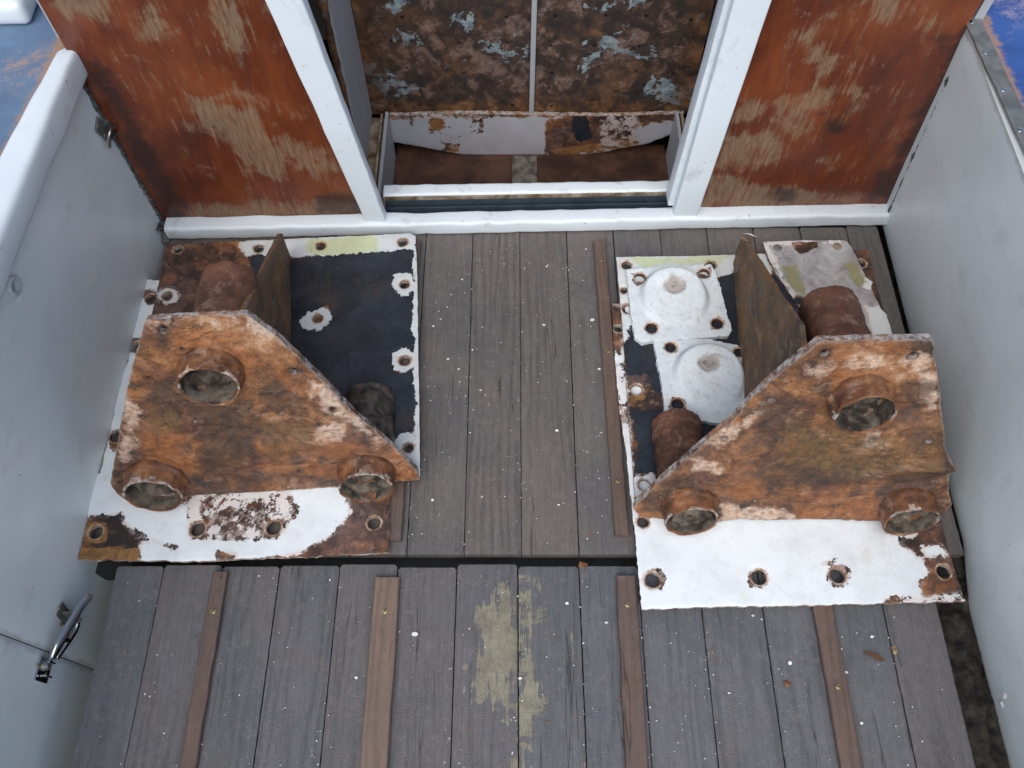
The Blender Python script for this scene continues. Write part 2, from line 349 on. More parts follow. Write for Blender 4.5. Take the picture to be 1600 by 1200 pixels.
def m_wood(name, tint=(97, 92, 89), tint2=(86, 84, 84), brown=(102, 89, 80), tan=False, wear=.35, bands=True):
    n = N(name); oi = n.new('ShaderNodeObjectInfo'); rnd = oi.outputs['Random']
    cmb = n.new('ShaderNodeCombineXYZ'); n.set(cmb.inputs[0], n.ma('MULTIPLY', rnd, 37.)); n.set(cmb.inputs[1], n.ma('MULTIPLY', rnd, 91.)); n.set(cmb.inputs[2], n.ma('MULTIPLY', rnd, 13.))
    ad = n.new('ShaderNodeVectorMath', operation='ADD'); n.set(ad.inputs[0], n.tc); n.set(ad.inputs[1], cmb.outputs[0]); P = ad.outputs[0]
    big = n.noise(5, 4, .55, .3, P); st = n.noise(1, 6, .72, .35, n.vec((240, 9, 60), src=P)); fine = n.noise(1, 4, .7, 0, n.vec((800, 30, 100), src=P))
    # ring figure: distorted bands that run along the board
    wr = n.noise(1, 2, .5, 0, n.vec((9, 1.3, 5), src=P)); sx = n.new('ShaderNodeSeparateXYZ'); n.set(sx.inputs[0], P)
    ph = n.ma('MULTIPLY_ADD', wr, 42., n.ma('MULTIPLY', sx.outputs[0], 330.)); ph = n.ma('MULTIPLY_ADD', n.noise(1, 3, .6, 0, n.vec((30, 9, 5), src=P)), 6., ph)
    ring = n.ma('POWER', n.ma('MULTIPLY_ADD', n.ma('SINE', ph), .5, .5), 2.0)
    rg = n.ma('MULTIPLY', ring, n.sm(n.noise(1, 2, .5, 0, n.vec((14, 2, 3), off=(4, 2, 9), src=P)), .42, .62))
    col = n.mix(n.sm(big, .38, .62), c8(*tint), c8(*tint2))
    col = n.mix(n.ma('MULTIPLY', n.sm(rnd, .2, 1.), .5), col, c8(*brown))
    col = n.mix(n.ma('MULTIPLY', n.sm(n.noise(11, 5, .65, .5, P), .5, .7), .5), col, c8(*brown))
    col = n.mix(n.ma('MULTIPLY', n.sm(st, .45, .75), wear), col, tuple(min(1, x * 1.6) for x in c8(*tint)))
    col = n.mix(n.ma('MULTIPLY', n.sm(st, .48, .28), wear), col, tuple(x * .6 for x in c8(*brown)))
    col = n.mix(n.ma('MULTIPLY', rg, .38), col, tuple(x * .45 for x in c8(*tint2)))
    col = n.mix(n.ma('MULTIPLY', n.sm(fine, .52, .7), .2), col, c8(142, 136, 134)); col = n.mix(n.ma('MULTIPLY', n.sm(fine, .46, .3), .35), col, c8(60, 54, 56)); mot = n.noise(70, 6, .75, .2, P); col = n.mix(n.ma('MULTIPLY', n.sm(mot, .52, .68), .22), col, c8(138, 130, 128)); col = n.mix(n.ma('MULTIPLY', n.sm(mot, .46, .32), .3), col, c8(66, 58, 60))
    spl = n.noise(1, 3, .5, .3, n.vec((34, 1.6, 5), off=(0, 3, 7), src=P)); sp2 = n.noise(1, 2, .5, 0, n.vec((20, 4, 5), off=(5, 3, 7), src=P)); sl = n.ma('MULTIPLY', n.sm(n.ma('ABSOLUTE', n.ma('SUBTRACT', spl, .5)), .007, .001), n.sm(sp2, .56, .62)); col = n.mix(n.ma('MULTIPLY', sl, .6), col, c8(40, 34, 32))
    # stains
    sn = n.noise(30, 5, .7, .6, n.vec(off=(2, 2, 2), src=P)); col = n.mix(n.ma('MULTIPLY', n.sm(sn, .62, .74), .45), col, c8(116, 88, 78))
    dk = n.noise(18, 5, .7, .3, n.vec(off=(12, 2, 6), src=P)); col = n.mix(n.ma('MULTIPLY', n.sm(dk, .64, .8), .55), col, c8(52, 48, 50))
    # tiny paint dust
    vd = n.voro(190, src_off(n, P)); vz = n.sm(n.noise(12, 4, .6, 0, P), .45, .7); col = n.mix(n.ma('MULTIPLY', n.ma('MULTIPLY', n.sm(vd, .13, .07), vz), .6), col, c8(190, 190, 184))
    h = n.ma('MULTIPLY_ADD', st, .9, n.ma('MULTIPLY_ADD', rg, -.7, n.ma('MULTIPLY_ADD', sl, -2.0, n.ma('MULTIPLY', fine, .5))))
    if tan:
        tn = n.noise(1, 6, .7, .2, n.vec((130, 7, 40))); tm = mask(n, 't', n.ma('MULTIPLY_ADD', tn, .85, n.ma('MULTIPLY', n.noise(60, 5), .15)), 60, 1.2)
        cr = n.voro(90, n.vec((1, .7, 1)), 'DISTANCE_TO_EDGE'); ck = n.sm(cr, .06, .0)
        tc = n.ramp(n.noise(30, 5, .6), [(.35, c8(122, 116, 98)), (.65, c8(152, 146, 122))]); tc = n.mix(n.ma('MULTIPLY', ck, .35), tc, c8(96, 86, 68))
        col = n.mix(n.ma('MULTIPLY', tm, .66), col, tc); h = n.ma('MULTIPLY_ADD', tm, .6, n.ma('MULTIPLY_ADD', ck, -.4, h))
    edm = n.sm(n.at('ed'), 2.2, 0); col = n.mix(n.ma('MULTIPLY', edm, .3), col, c8(62, 54, 54))
    return n.out(col, n.ramp(st, [(.3, .5), (.7, .68)]), n.bump(h, .55, .0012), spec=.35)
def src_off(n, P): return n.vec(off=(1.3, .7, .2), src=P)
def m_paint(name, c=(205, 212, 220), gloss=.35, grime=.25, chips=True, bump=.0015, stain=(150, 120, 100)):
    n = N(name); a = n.noise(3.2, 5, .6, .3); b = n.noise(60, 5, .7); col = n.mix(n.sm(a, .3, .7), tuple(x * .93 for x in c8(*c)), c8(*c))
    g = n.noise(16, 7, .72, .3, n.vec((1, 1, 1), off=(3, 8, 1))); col = n.mix(n.ma('MULTIPLY', n.sm(g, .56, .74), grime), col, c8(150, 150, 152))
    s = n.noise(42, 6, .75, .3, n.vec(off=(1, 2, 8))); col = n.mix(n.ma('MULTIPLY', n.sm(s, .63, .72), grime), col, c8(*stain))
    if chips: v = n.noise(85, 4, .6, .3, n.vec(off=(9, 9, 1))); col = n.mix(n.sm(v, .735, .75), col, c8(92, 70, 60))
    br = n.noise(1, 5, .7, .3, n.vec((14, 14, 14), off=(2, 2, 2))); ch = n.ma('MULTIPLY', n.sm(n.noise(34, 7, .78, .3, n.vec(off=(7, 1, 3))), .655, .668), n.sm(br, .46, .54)); col = n.mix(n.ma('MULTIPLY', ch, .85), col, c8(112, 92, 80))
    h = n.ma('MULTIPLY_ADD', n.noise(8, 3, .5), 2.2, n.ma('MULTIPLY_ADD', ch, -1.2, n.ma('MULTIPLY', b, .4)))
    return n.out(col, n.ramp(g, [(.4, gloss), (.7, gloss + .3)]), n.bump(h, .35, bump), spec=.5)
def m_wall():
    n = N('cockpit_grey_paint'); a = n.noise(2.6, 5, .6, .4); col = n.mix(n.sm(a, .3, .7), c8(212, 221, 224), c8(226, 234, 236))
    b = n.noise(11, 7, .7, .6, n.vec((1, 1.6, 1), off=(4, 1, 2))); col = n.mix(n.ma('MULTIPLY', n.sm(b, .52, .72), .35), col, c8(184, 190, 190)); col = n.mix(n.ma('MULTIPLY', n.sm(b, .44, .30), .3), col, c8(224, 232, 238))
    sc = n.noise(1, 5, .7, .4, n.vec((60, 7, 30), rot=(0, 0, .5))); s2 = n.noise(7, 4, .6, 0, n.vec(off=(9, 2, 2))); col = n.mix(n.ma('MULTIPLY', n.ma('MULTIPLY', n.sm(sc, .66, .74), n.sm(s2, .46, .56)), .65), col, c8(124, 122, 118))
    dt = n.noise(50, 6, .75, .3); col = n.mix(n.ma('MULTIPLY', n.sm(dt, .64, .72), .35), col, c8(140, 128, 116)); e = n.sm(n.ma('MULTIPLY_ADD', n.noise(30, 5, .7), 26, n.ma('MULTIPLY', n.at('ed'), -1)), 2, 12); col = n.mix(n.ma('MULTIPLY', e, .45), col, c8(128, 126, 118))
    fk = n.noise(120, 3, .6, 0, n.vec(off=(1, 5, 5))); col = n.mix(n.sm(fk, .74, .75), col, c8(92, 78, 66))
    h = n.ma('MULTIPLY_ADD', n.noise(7, 3, .5), 2.4, n.ma('MULTIPLY_ADD', sc, .12, n.ma('MULTIPLY', dt, .3)))
    return n.out(col, n.ramp(b, [(.4, .3), (.7, .5)]), n.bump(h, .4, .002), spec=.5)
def m_varnish():
    n = N('worn_varnish'); gr = n.noise(1, 6, .65, .4, n.vec((120, 9, 30))); big = n.noise(4.5, 4, .55, .5); med = n.noise(1, 5, .6, .8, n.vec((26, 9, 10)))
    col = n.ramp(n.ma('MULTIPLY_ADD', big, .6, n.ma('MULTIPLY', med, .4)), [(.34, c8(70, 36, 26)), (.48, c8(94, 46, 28)), (.6, c8(113, 58, 33)), (.72, c8(128, 74, 46))])
    col = n.mix(n.ma('MULTIPLY', n.sm(gr, .55, .8), .3), col, c8(150, 84, 48)); col = n.mix(n.ma('MULTIPLY', n.sm(gr, .45, .25), .35), col, c8(72, 28, 18))
    j = n.ma('MULTIPLY_ADD', gr, .75, n.ma('MULTIPLY', n.noise(1, 5, .7, 0, n.vec((40, 22, 9))), .3))
    wmk = mask(n, 'wn', j, 62, 15.); wc = n.ramp(n.noise(1, 5, .7, 0, n.vec((200, 20, 30))), [(.35, c8(98, 80, 60)), (.5, c8(128, 110, 86)), (.68, c8(146, 134, 114))])
    col = n.mix(n.ma('MULTIPLY', wmk, .56), col, wc)
    rnd = n.sm(n.ma('MULTIPLY_ADD', n.noise(1, 4, .7, 0, n.vec((18, 7, 5), off=(5, 1, 1))), .75, n.ma('MULTIPLY', gr, .35)), .62, .78); col = n.mix(n.ma('MULTIPLY', rnd, .5), col, wc)
    bk = mask(n, 'bk', n.noise(22, 6, .7, .4), 34, 15.); col = n.mix(n.ma('MULTIPLY', bk, .72), col, c8(38, 30, 30))
    sp = n.noise(120, 3, .6); col = n.mix(n.sm(sp, .735, .76), col, c8(190, 170, 150))
    ro = n.mix(wmk, (.30,) * 3, (.62,) * 3)
    return n.out(col, ro, n.bump(n.ma('SUBTRACT', n.ma('MULTIPLY', gr, .4), n.ma('MULTIPLY', wmk, .5)), .4, .001), spec=.45)
def m_peel():
    n = N('peeling_cabin_paint'); a = n.noise(6, 7, .68, .5); b = n.noise(24, 7, .7, .4); c = n.noise(9, 7, .72, .5, n.vec(off=(4, 6, 2))); d = n.noise(5, 5, .6, .4, n.vec(off=(9, 1, 3)))
    col = n.ramp(b, [(.32, c8(36, 32, 34)), (.48, c8(56, 48, 46)), (.58, c8(78, 60, 50)), (.72, c8(104, 82, 64))])
    col = n.mix(n.ma('MULTIPLY', n.sm(a, .52, .62), .75), col, n.ramp(b, [(.35, c8(66, 50, 42)), (.6, c8(112, 82, 58))]))
    pk = n.sm(n.ma('MULTIPLY_ADD', b, .45, n.ma('MULTIPLY', c, .6)), .535, .60); col = n.mix(n.ma('MULTIPLY', pk, .32), col, n.ramp(n.noise(120, 4, .7), [(.35, c8(120, 98, 98)), (.6, c8(172, 160, 166))]))
    wv = n.ma('MULTIPLY_ADD', n.noise(70, 5, .7), .22, n.ma('MULTIPLY', n.noise(8, 6, .66, .5, n.vec(off=(1, 3, 7))), .8)); wt = n.sm(n.ma('MULTIPLY_ADD', n.ma('SUBTRACT', d, .5), .25, wv), .575, .60)
    col = n.mix(wt, col, n.ramp(n.noise(60, 4), [(.35, c8(104, 120, 128)), (.6, c8(144, 158, 164))]))
    rf = n.sm(n.ma('MULTIPLY_ADD', n.ma('SUBTRACT', c, .5), 120, n.ma('MULTIPLY', n.at('ed'), -1)), -75, -15); col = n.mix(n.ma('MULTIPLY', rf, .8), col, n.ramp(b, [(.35, c8(50, 36, 28)), (.5, c8(84, 58, 36)), (.65, c8(128, 84, 42))]))
    return n.out(col, .6, n.bump(n.ma('MULTIPLY_ADD', wt, .7, n.ma('MULTIPLY', b, .8)), .7, .002))
def m_simple(name, c, ro=.5, metal=0, var=.3, sc=30, bump=.3, c2=None):
    n = N(name); a = n.noise(sc, 6, .65, .3); col = n.mix(n.sm(a, .35, .65), tuple(x * (1 - var) for x in c8(*c)), c8(*(c2 or c)))
    return n.out(col, ro, n.bump(a, bump, .001), metal)
def m_deck(blue, worn=(150, 152, 158), tint=(176, 138, 112), pale=.25):
    n = N('worn_blue_deck'); a = n.noise(4, 7, .75, .4); b = n.noise(260, 3, .6); c = n.noise(8, 8, .78, .4, n.vec((1, 1.5, 1), off=(3, 3, 3)))
    col = n.mix(n.sm(a, .4, .7), c8(*blue), tuple(x * 1.35 + .01 for x in c8(*blue))); col = n.mix(n.ma('MULTIPLY', n.sm(n.ma('MULTIPLY_ADD', b, .12, c), .58, .74), .5), col, c8(*worn))
    col = n.mix(n.ma('MULTIPLY', n.sm(n.ma('MULTIPLY_ADD', b, .2, n.noise(6, 7, .75, .2, n.vec(off=(1, 9, 3)))), .68 - pale * .2, .78), .7), col, c8(*tint))
    em = n.sm(n.ma('MULTIPLY_ADD', n.noise(60, 6, .75), 44, n.ma('MULTIPLY', n.at('ed'), -1)), -2, 9); col = n.mix(n.ma('MULTIPLY', em, .85), col, c8(150, 120, 98))
    return n.out(col, .7, n.bump(b, .5, .0015))
M = {}
M['up'] = m_rust_upright(); M['rust'] = m_rust_plain(); M['edge'] = m_edge()
M['tube'] = m_rust_plain('tube_rust', .06, [(.3, c8(54, 40, 34)), (.46, c8(92, 62, 44)), (.57, c8(128, 84, 52)), (.70, c8(166, 128, 100))])
M['tubedark'] = m_rust_plain('dark_tube_rust', .08, [(.3, c8(58, 40, 36)), (.5, c8(96, 64, 50)), (.7, c8(122, 88, 72))])
M['fin'] = m_rust_plain('brown_scale', .05, [(.3, c8(72, 62, 54)), (.48, c8(98, 84, 70)), (.60, c8(122, 92, 56)), (.75, c8(112, 104, 96))])
M['plate'] = m_plate('chipped_plate_paint', white=(200, 204, 204), grime=.06); M['white'] = m_plate('chipped_white_paint', grime=.02); M['dull'] = m_plate('dull_cabin_paint', white=(176, 178, 188), grime=.03); M['cast'] = m_plate('thick_white_paint', white=(208, 215, 218), green=(150, 140, 132), grime=.09)
M['grey'] = m_plate('bare_grey_zinc', white=(205, 205, 204), green=(136, 132, 92), base='grey')
M['blackpaint'] = m_simple('worn_black_paint', (38, 44, 48), .5, 0, .5, 40, .7, (92, 80, 70))
M['fill'] = m_simple('dried_mud', (62, 55, 49), .9, 0, .55, 40, .8, (108, 98, 88)); M['void'] = m_simple('void_shade', (26, 24, 24), .9)  # void: near-black colour stands in for shade in the bilge and recesses
M['plank'] = m_wood('weathered_plank', tan=True); M['plankb'] = m_wood('blue_grey_plank', (94, 94, 98), (82, 86, 90), (96, 89, 88), tan=True); M['cleat'] = m_wood('brown_cleat_wood', (110, 88, 78), (98, 84, 78), (110, 86, 72)); M['cleat2'] = m_wood('pale_cleat_wood', (134, 112, 96), (124, 104, 92), (138, 112, 90))
M['wall'] = m_wall(); M['trim'] = m_paint('glossy_white_trim', (211, 220, 227), .35, .4)
M['sill'] = m_paint('scuffed_white_sill', (209, 217, 223), .4, .7, True, .0015, (168, 138, 120)); M['varnish'] = m_varnish(); M['peel'] = m_peel()
M['brass'] = m_simple('tarnished_brass', (168, 154, 112), .35, .7); M['steel'] = m_simple('stainless_steel', (200, 202, 204), .16, 1., .1); M['zinc'] = m_simple('dull_metal_trim', (132, 134, 132), .5, .5, .35, 40, .5)
M['track'] = m_simple('dark_plastic_track', (62, 74, 84), .35); M['seal'] = m_simple('grey_sealant', (92, 96, 94), .5, 0, .7, 50, .8); M['flake'] = m_simple('white_paint_flake', (224, 224, 220), .6)
M['orange'] = m_simple('rust_flake', (134, 92, 68), .8); M['cabfloor'] = m_simple('dark_cabin_sole', (62, 40, 33), .6, 0, .35, 12, .3, (84, 56, 44)); M['cabgrey'] = m_paint('cabin_grey_paint', (158, 162, 168), .5, .8)
M['deckl'] = m_deck((84, 106, 132), (128, 134, 140), (176, 138, 112), .2); M['deckr'] = m_deck((38, 72, 132), (120, 136, 164), (180, 160, 166), .35); M['frame'] = m_simple('stained_frame', (120, 92, 60), .7, 0, .5, 25, .5, (150, 138, 122))
# ================================================================ SETTING
bm = bmesh.new(); box(bm, (-.9, -1.0, -.12 - .3), (.95, 1.16, -.40)); tag(done(bm, 'floor', M['void']), kind='structure', label='bilge bottom under the floor panels, coloured near black for its shade')
# ---- floor panels
def floor_panel(label, edges, y0, y1, z, cleats, name='floor_panel'):
    t = thing(name, (0, (y0 + y1) / 2, z - .02), label, 'floor panel', 'wooden floor panels')
    T1 = [(782, 925), (792, 908), (802, 925), (806, 980), (806, 1060), (802, 1090), (795, 1120), (788, 1190), (780, 1140), (778, 1095), (765, 1080), (748, 1090), (745, 1040), (752, 1010), (742, 985), (748, 945), (765, 950)]
    T2 = [(812, 930), (824, 915), (840, 920), (838, 985), (828, 1010), (830, 1060), (842, 1090), (842, 1150), (832, 1160), (830, 1215), (811, 1215)]
    T3 = [(768, 985), (800, 985), (800, 1040), (770, 1040)]
    for k, (a, b) in enumerate(zip(edges, edges[1:])):
        g = random.uniform(.0005, .0012); dz = random.uniform(-.0008, .0008)
        pl = flat(z + dz, ((a + b) / 2, y0)); wdt = (b - a) / 2 - g; e = random.uniform(-.003, .003)
        ol = [(-wdt, 0), (wdt, 0), (wdt, y1 - y0 - .004 + e), (wdt - .004, y1 - y0 + e), (-wdt + .004, y1 - y0 + e), (-wdt, y1 - y0 - .004 + e)]
        cup = lambda x, y, wdt=wdt: -.0007 * max(0, (abs(x) - wdt + .0045) / .0045) ** 2
        tm = [('+', [pl.px(*q) for q in T1], 14), ('+', [pl.px(*q) for q in T2], 24), ('+', [pl.px(*q) for q in T3], 18)] if name == 'floor_panel' and z < -.001 and -.1 < a < .02 else []
        tm = tm
        plate('plank', pl, ol, .018, M['plank' if z > -.001 else 'plankb'], t, local=True, sp=.011 if not tm else .006, masks={'t': tm}, rag=.0006, height=cup, bev=.0006, seed=k + int(50 * abs(z)))
    for (x0, x1, w0, ya, yb, mat, scr) in cleats:
        c = beam('cleat', M[mat], (x0, ya, z + .006), (x1, yb, z + .006), w0, .0125, t, r=.28, lump=.0012, n=60)
        for ys in scr:
            f = (ys - ya) / (yb - ya); q = Vector((x0 + (x1 - x0) * f, ys, z + .0122))
            sc = lathe([(.0, .0012), (.003, .0012), (.0045, .0008), (.0048, 0), (.0048, -.003)], q, Vector((0, 0, 1)), 18, name='screw', mat=M['brass'], parent=c)
            b2 = bmesh.new(); aa = random.uniform(0, 3); box(b2, (-.0044, -.0005, .0009), (.0044, .0005, .0016)); done(b2, 'screw_slot', M['void'], c, Matrix.Translation(q) @ Matrix.Rotation(aa, 4, 'Z'))
    return t
EU = [-.735, -.68, -.58, -.48, -.38, -.283, -.183, -.083, .0166, .116, .216, .316, .416, .516, .616, .716, .785]
floor_panel('dark weathered plank floor panel under the rusty brackets, next to the white sill', EU, .418, 1.137, 0,
            [(.192, .184, .025, .449, 1.09, 'cleat', (.55, .82, 1.04)), (-.205, -.205, .026, .44, 1.09, 'cleat', (.56, .9))])
EL = [-.683, -.60, -.5, -.4, -.297, -.197, -.095, .01, .1156, .217, .3196, .4226, .524, .6253, .7176]
floor_panel('nearer weathered plank floor panel with four long cleats and a tan worn patch', EL, -.25, .399, -.004,
            [(-.497, -.4985, .026, -.25, .386, 'cleat', (.319,)), (-.2115, -.2125, .043, -.25, .376, 'cleat2', (.319,)), (.190, .194, .034, -.25, .379, 'cleat', (.33,)), (.525, .52, .034, -.25, .36, 'cleat', (.2,))])
bm = bmesh.new(); box(bm, (-.75, .400, -.10), (.79, .445, -.055)); tag(done(bm, 'floor_bearer', m_simple('gap_shade_wood', (40, 40, 42), .6, 0, .4, 40)), 'cross bearer in the gap between the two floor panels, coloured dark for shade', 'beam')  # bearer colour darkened to stand in for the shade in the gap
# ---- cockpit sides
def wallpl(sgn):
    if sgn < 0: return Pl((-.742, 0, 0), (0, 1, 0), (.0, 0, 1))
    return Pl((.80, 0, 0), (0, -1, 0), (-.1, 0, 1))
wl = wallpl(-1)
def wave(x, y): return .0022 * fbm((x * 2.6, y * 2.6, 1.), 3)
tl = thing('cockpit_side', (-.742, .4, 0), 'pale grey painted cockpit side on the left with lever latch and white coaming', 'side wall', 'grey cockpit sides')
plate('side_panel', wl, [(.2500, -.40), (1.165, -.40), (1.165, .42), (.2500, .43)], .018, M['wall'], tl, holes=[(*wl.px(22, 447), .011)], local=True, sp=.014, height=wave, bev=.0015, dish=.001)
plate('side_panel', wl, [(-1.0, -.40), (.2482, -.40), (.2482, .43), (-1.0, .45)], .018, M['wall'], tl, local=True, sp=.03, height=wave, bev=.0015)
bm = bmesh.new(); box(bm, (-.775, -1.0, -.4), (-.764, 1.16, .42)); done(bm, 'void_backing', M['void'], tl)
# coaming batten with full round
rings = []
for k in range(70):
    t = (k / 69) ** 1.3; y = 1.166 - 2.15 * t; wd_ = (.030 + .026 * min(1, (1.166 - y) / .3)) * min(1, .45 + 30 * t); hh = .056 * min(1, .6 + 25 * t)
    xi = -.722 - .012 * (1.166 - y); z = .433 + .018 * (1.16 - y); rg = []
    for j in range(24):
        a = 2 * math.pi * j / 24; ca, sa = math.cos(a), math.sin(a)
        p = Vector((xi - wd_ / 2 + math.copysign(abs(ca) ** .4, ca) * wd_ / 2, y, z + math.copysign(abs(sa) ** .4, sa) * hh / 2)); p += .0016 * Vector((fbm(p * 14), 0, fbm(p * 14 + Vector((3, 3, 3))))); rg.append(p)
    rings.append(rg)
shade(done(loft(rings), 'coaming', M['trim'], tl), 60)
wr = wallpl(1)
tr = thing('cockpit_side', (.80, .4, 0), 'plain pale grey painted cockpit side on the right under a metal strip', 'side wall', 'grey cockpit sides')
plate('side_panel', wr, [(-1.18, -.012), (-.45, -.03), (-.34, -.075), (1.0, -.075), (1.0, .478), (-1.18, .478)], .02, M['wall'], tr, local=True, sp=.022, height=wave, bev=.0015)
bm = bmesh.new(); box(bm, (.835, -1.0, -.4), (.845, 1.2, 0.02)); done(bm, 'void_backing', M['void'], tr)  # near-black sheet in place of the shaded void below this side
bm = bmesh.new()
bmesh.ops.create_grid(bm, x_segments=24, y_segments=160, size=.5)
for v_ in bm.verts:
    x_, y_ = v_.co.x * .13 + .775, v_.co.y * 1.4 + .45; v_.co = Vector((x_, y_, -.075 + .018 * fbm((x_ * 30, y_ * 30, 1), 5)))
tag(done(bm, 'bilge_dirt', m_simple('gap_shade_dirt', (32, 30, 28), .7, 0, .6, 90, .8, (52, 46, 38)), smooth=True), kind='structure')  # lumpy dirt, its colour also carries the darkness of the gap
# metal strip
pa, pb = fl(1519, 31, .482), fl(1600, 205, .482); dd = (pb - pa).normalized(); pe = pa + dd * 2.0; ps_ = pa - dd * .02
st = beam('edge_strip', M['zinc'], ps_, pe, .028, .004, tr, r=.3, n=90, lump=.0008)
for uv in ((1519.5, 34), (1541, 82), (1568, 140), (1594, 203), (1618, 262)):
    q = fl(uv[0], uv[1], .4845); lathe([(0, .0008), (.003, .0008), (.0042, 0), (.0042, -.002)], q, Vector((0, 0, 1)), 14, name='screw', mat=M['steel'], parent=st)
# peeling paint at the foot of the right side
for (u, v, r) in ((1523, 1084, .006), (1530, 1092, .005), (1556, 1086, .006), (1552, 1100, .005), (1526, 1100, .004)):
    p = hit(u + 14, v, wr.o, wr.n) + wr.n * .001; lathe([(0, .0015), (r * .5, .0018), (r, .0006), (r * 1.05, 0)], p, wr.n, 12, lump=.003, lf=150, name='peeled_paint', mat=M['flake'], parent=tr, seed=u)
# decks
def pslab(name, pts, z, th, mat, parent=None, sp=.02):
    pl = flat(z, (0, 0)); return plate(name, pl, pts, th, mat, parent, local=True, sp=sp, amp=.0015, af=8)
tag(pslab('side_deck', [(-.752, 2.3), (-1.35, 2.3), (-1.35, -1.0), (-.80, -1.0), (-.778, .86), (-.752, 1.12)], .447, .02, M['deckl'], sp=.03), 'worn blue side deck with orange scuffs outside the white coaming', 'deck')
tag(pslab('side_deck', [(1.4, 2.3), (.775, 2.3), (.775, 1.2), (.79, -1.0), (1.4, -1.0)][::1], .479, .02, M['deckr'], sp=.03), 'bright blue side deck with pale worn patches beyond the metal strip', 'deck')
bm = bmesh.new(); box(bm, (-.12, -.055, 0), (.127, .06, .045)); q = fl(-52, 12, .447)
tag(shade(done(bm, 'deck_block', M['trim'], None, Matrix.Translation(q) @ Matrix.Rotation(R(2), 4, 'Z'), bevel=.018, seg=4)), 'small white rounded block on the worn blue side deck', 'block')
# ---- bulkhead
bx = Vector((1, .0236, 0)).normalized(); bp = Pl((0, 1.150, 0), bx, (0, 0, 1))
def bw(x, y, z): return Vector((0, 1.150, 0)) + bx * x + Vector((-.0236, 1, 0)).normalized() * y + Vector((0, 0, z))
bk = thing('bulkhead', (0, 1.15, 0), 'varnished orange brown bulkhead with white companionway posts and a white sill', 'bulkhead')
WL = [[(300, 160), (345, 150), (400, 200), (450, 230), (435, 275), (380, 265), (365, 225), (350, 205), (300, 195)], [(330, 0), (370, 0), (385, 60), (372, 105), (350, 60)], [(95, -5), (160, 0), (165, 25), (110, 20)],
      [(375, 140), (398, 150), (405, 195), (390, 200)], [(450, 245), (500, 235), (520, 268), (500, 270), (470, 260)], [(300, 322), (400, 322), (540, 322), (560, 334), (300, 338)], [(215, 0), (250, 5), (250, 60), (225, 50)], [(430, 215), (470, 225), (485, 250), (450, 245)]]
BL = [[(148, 95), (165, 105), (290, 325), (285, 345), (255, 330), (130, 90)], [(490, 305), (580, 300), (590, 345), (500, 330)]]
cs = lambda L, c=14: [('+', q, c) for q in L]
plate('varnished_panel', bp, [(-.737, .028), (-.29, .028), (-.378, .80), (-.737, .80)], .014, M['varnish'], bk, local=True, sp=.008,
      masks={'wn': cs([[bp.px(*q) for q in L] for L in WL]), 'bk': cs([[bp.px(*q) for q in L] for L in BL], 20)})
WR = [[(1245, 55), (1275, 40), (1285, 75), (1300, 95), (1285, 105), (1255, 80)], [(1160, 160), (1190, 165), (1185, 190), (1150, 180)], [(1220, 160), (1300, 145), (1275, 180), (1240, 215), (1220, 190)], [(1135, 215), (1200, 205), (1230, 220), (1200, 255), (1115, 260)],
      [(1100, 275), (1190, 285), (1240, 300), (1340, 310), (1330, 318), (1095, 320)], [(1280, 250), (1310, 250), (1295, 270)], [(1370, -5), (1400, -5), (1380, 35)], [(1330, 140), (1365, 140), (1345, 165)]]
BR = [[(1500, 50), (1520, 60), (1400, 330), (1370, 330), (1395, 260)], [(1215, 295), (1240, 295), (1235, 312), (1210, 310)], [(1370, 270), (1400, 265), (1395, 318), (1360, 315)], [(1290, 180), (1325, 185), (1320, 215), (1290, 210)], [(1465, 60), (1490, 60), (1480, 90)]]
plate('varnished_panel', bp, [(.372, .028), (.80, .028), (.752, .48), (.77, .80), (.388, .80)], .014, M['varnish'], bk, local=True, sp=.008,
      masks={'wn': cs([[bp.px(*q) for q in L] for L in WR]), 'bk': cs([[bp.px(*q) for q in L] for L in BR], 16)})
def post(xb, xt, wb, wt, y, th, z0=.033, name='door_post'):
    # xb at z .033, xt at z .547
    k = (xt - xb) / .514; kk = (wt - wb) / .514
    return beam(name, M['trim'], bw(xb, y, z0), bw(xb + k * .77, y, z0 + .77), wb, th, bk, side=bx, r=.14, lump=.0012, w1=wb + kk * .77)
post(-.286, -.349, .043, .058, -.011, .026); post(.3646, .375, .052, .060, -.011, .026)
post(.333, .343, .012, .012, .012, .035, .05, 'door_stop'); 
rl = beam('sill', M['sill'], bw(-.727, -.016, .0195), bw(.80, -.013, .0195), .036, .0365, bk, side=Vector((0, 1, 0)), r=.2, lump=.0016, n=70)
bm = bmesh.new(); box(bm, (-.27, .004, -.02), (.345, .034, .010)); done(bm, 'door_track', M['track'], bk, bp_m := Matrix.Translation((0, 1.15, 0)) @ Matrix.Rotation(math.atan(.0236), 4, 'Z'))
bm = bmesh.new(); box(bm, (-.268, .0215, .0102), (.343, .0245, .026)); done(bm, 'door_track', M['track'], bk, bp_m)
bm = bmesh.new(); box(bm, (-.27, .0345, .036), (.345, .0385, .044)); done(bm, 'track_edge', M['frame'], bk, bp_m)
bm = bmesh.new(); box(bm, (-.27, .0346, .0), (.345, .0384, .0355)); done(bm, 'door_track', M['track'], bk, bp_m)
beam('inner_sill', M['sill'], bw(-.272, .0545, .031), bw(.345, .0535, .031), .031, .034, bk, side=Vector((0, 1, 0)), r=.2, lump=.0012, n=50)
bm = bmesh.new(); box(bm, (-.28, .0365, -.45), (.37, .07, .013)); done(bm, 'footing_board', M['frame'], bk, bp_m)
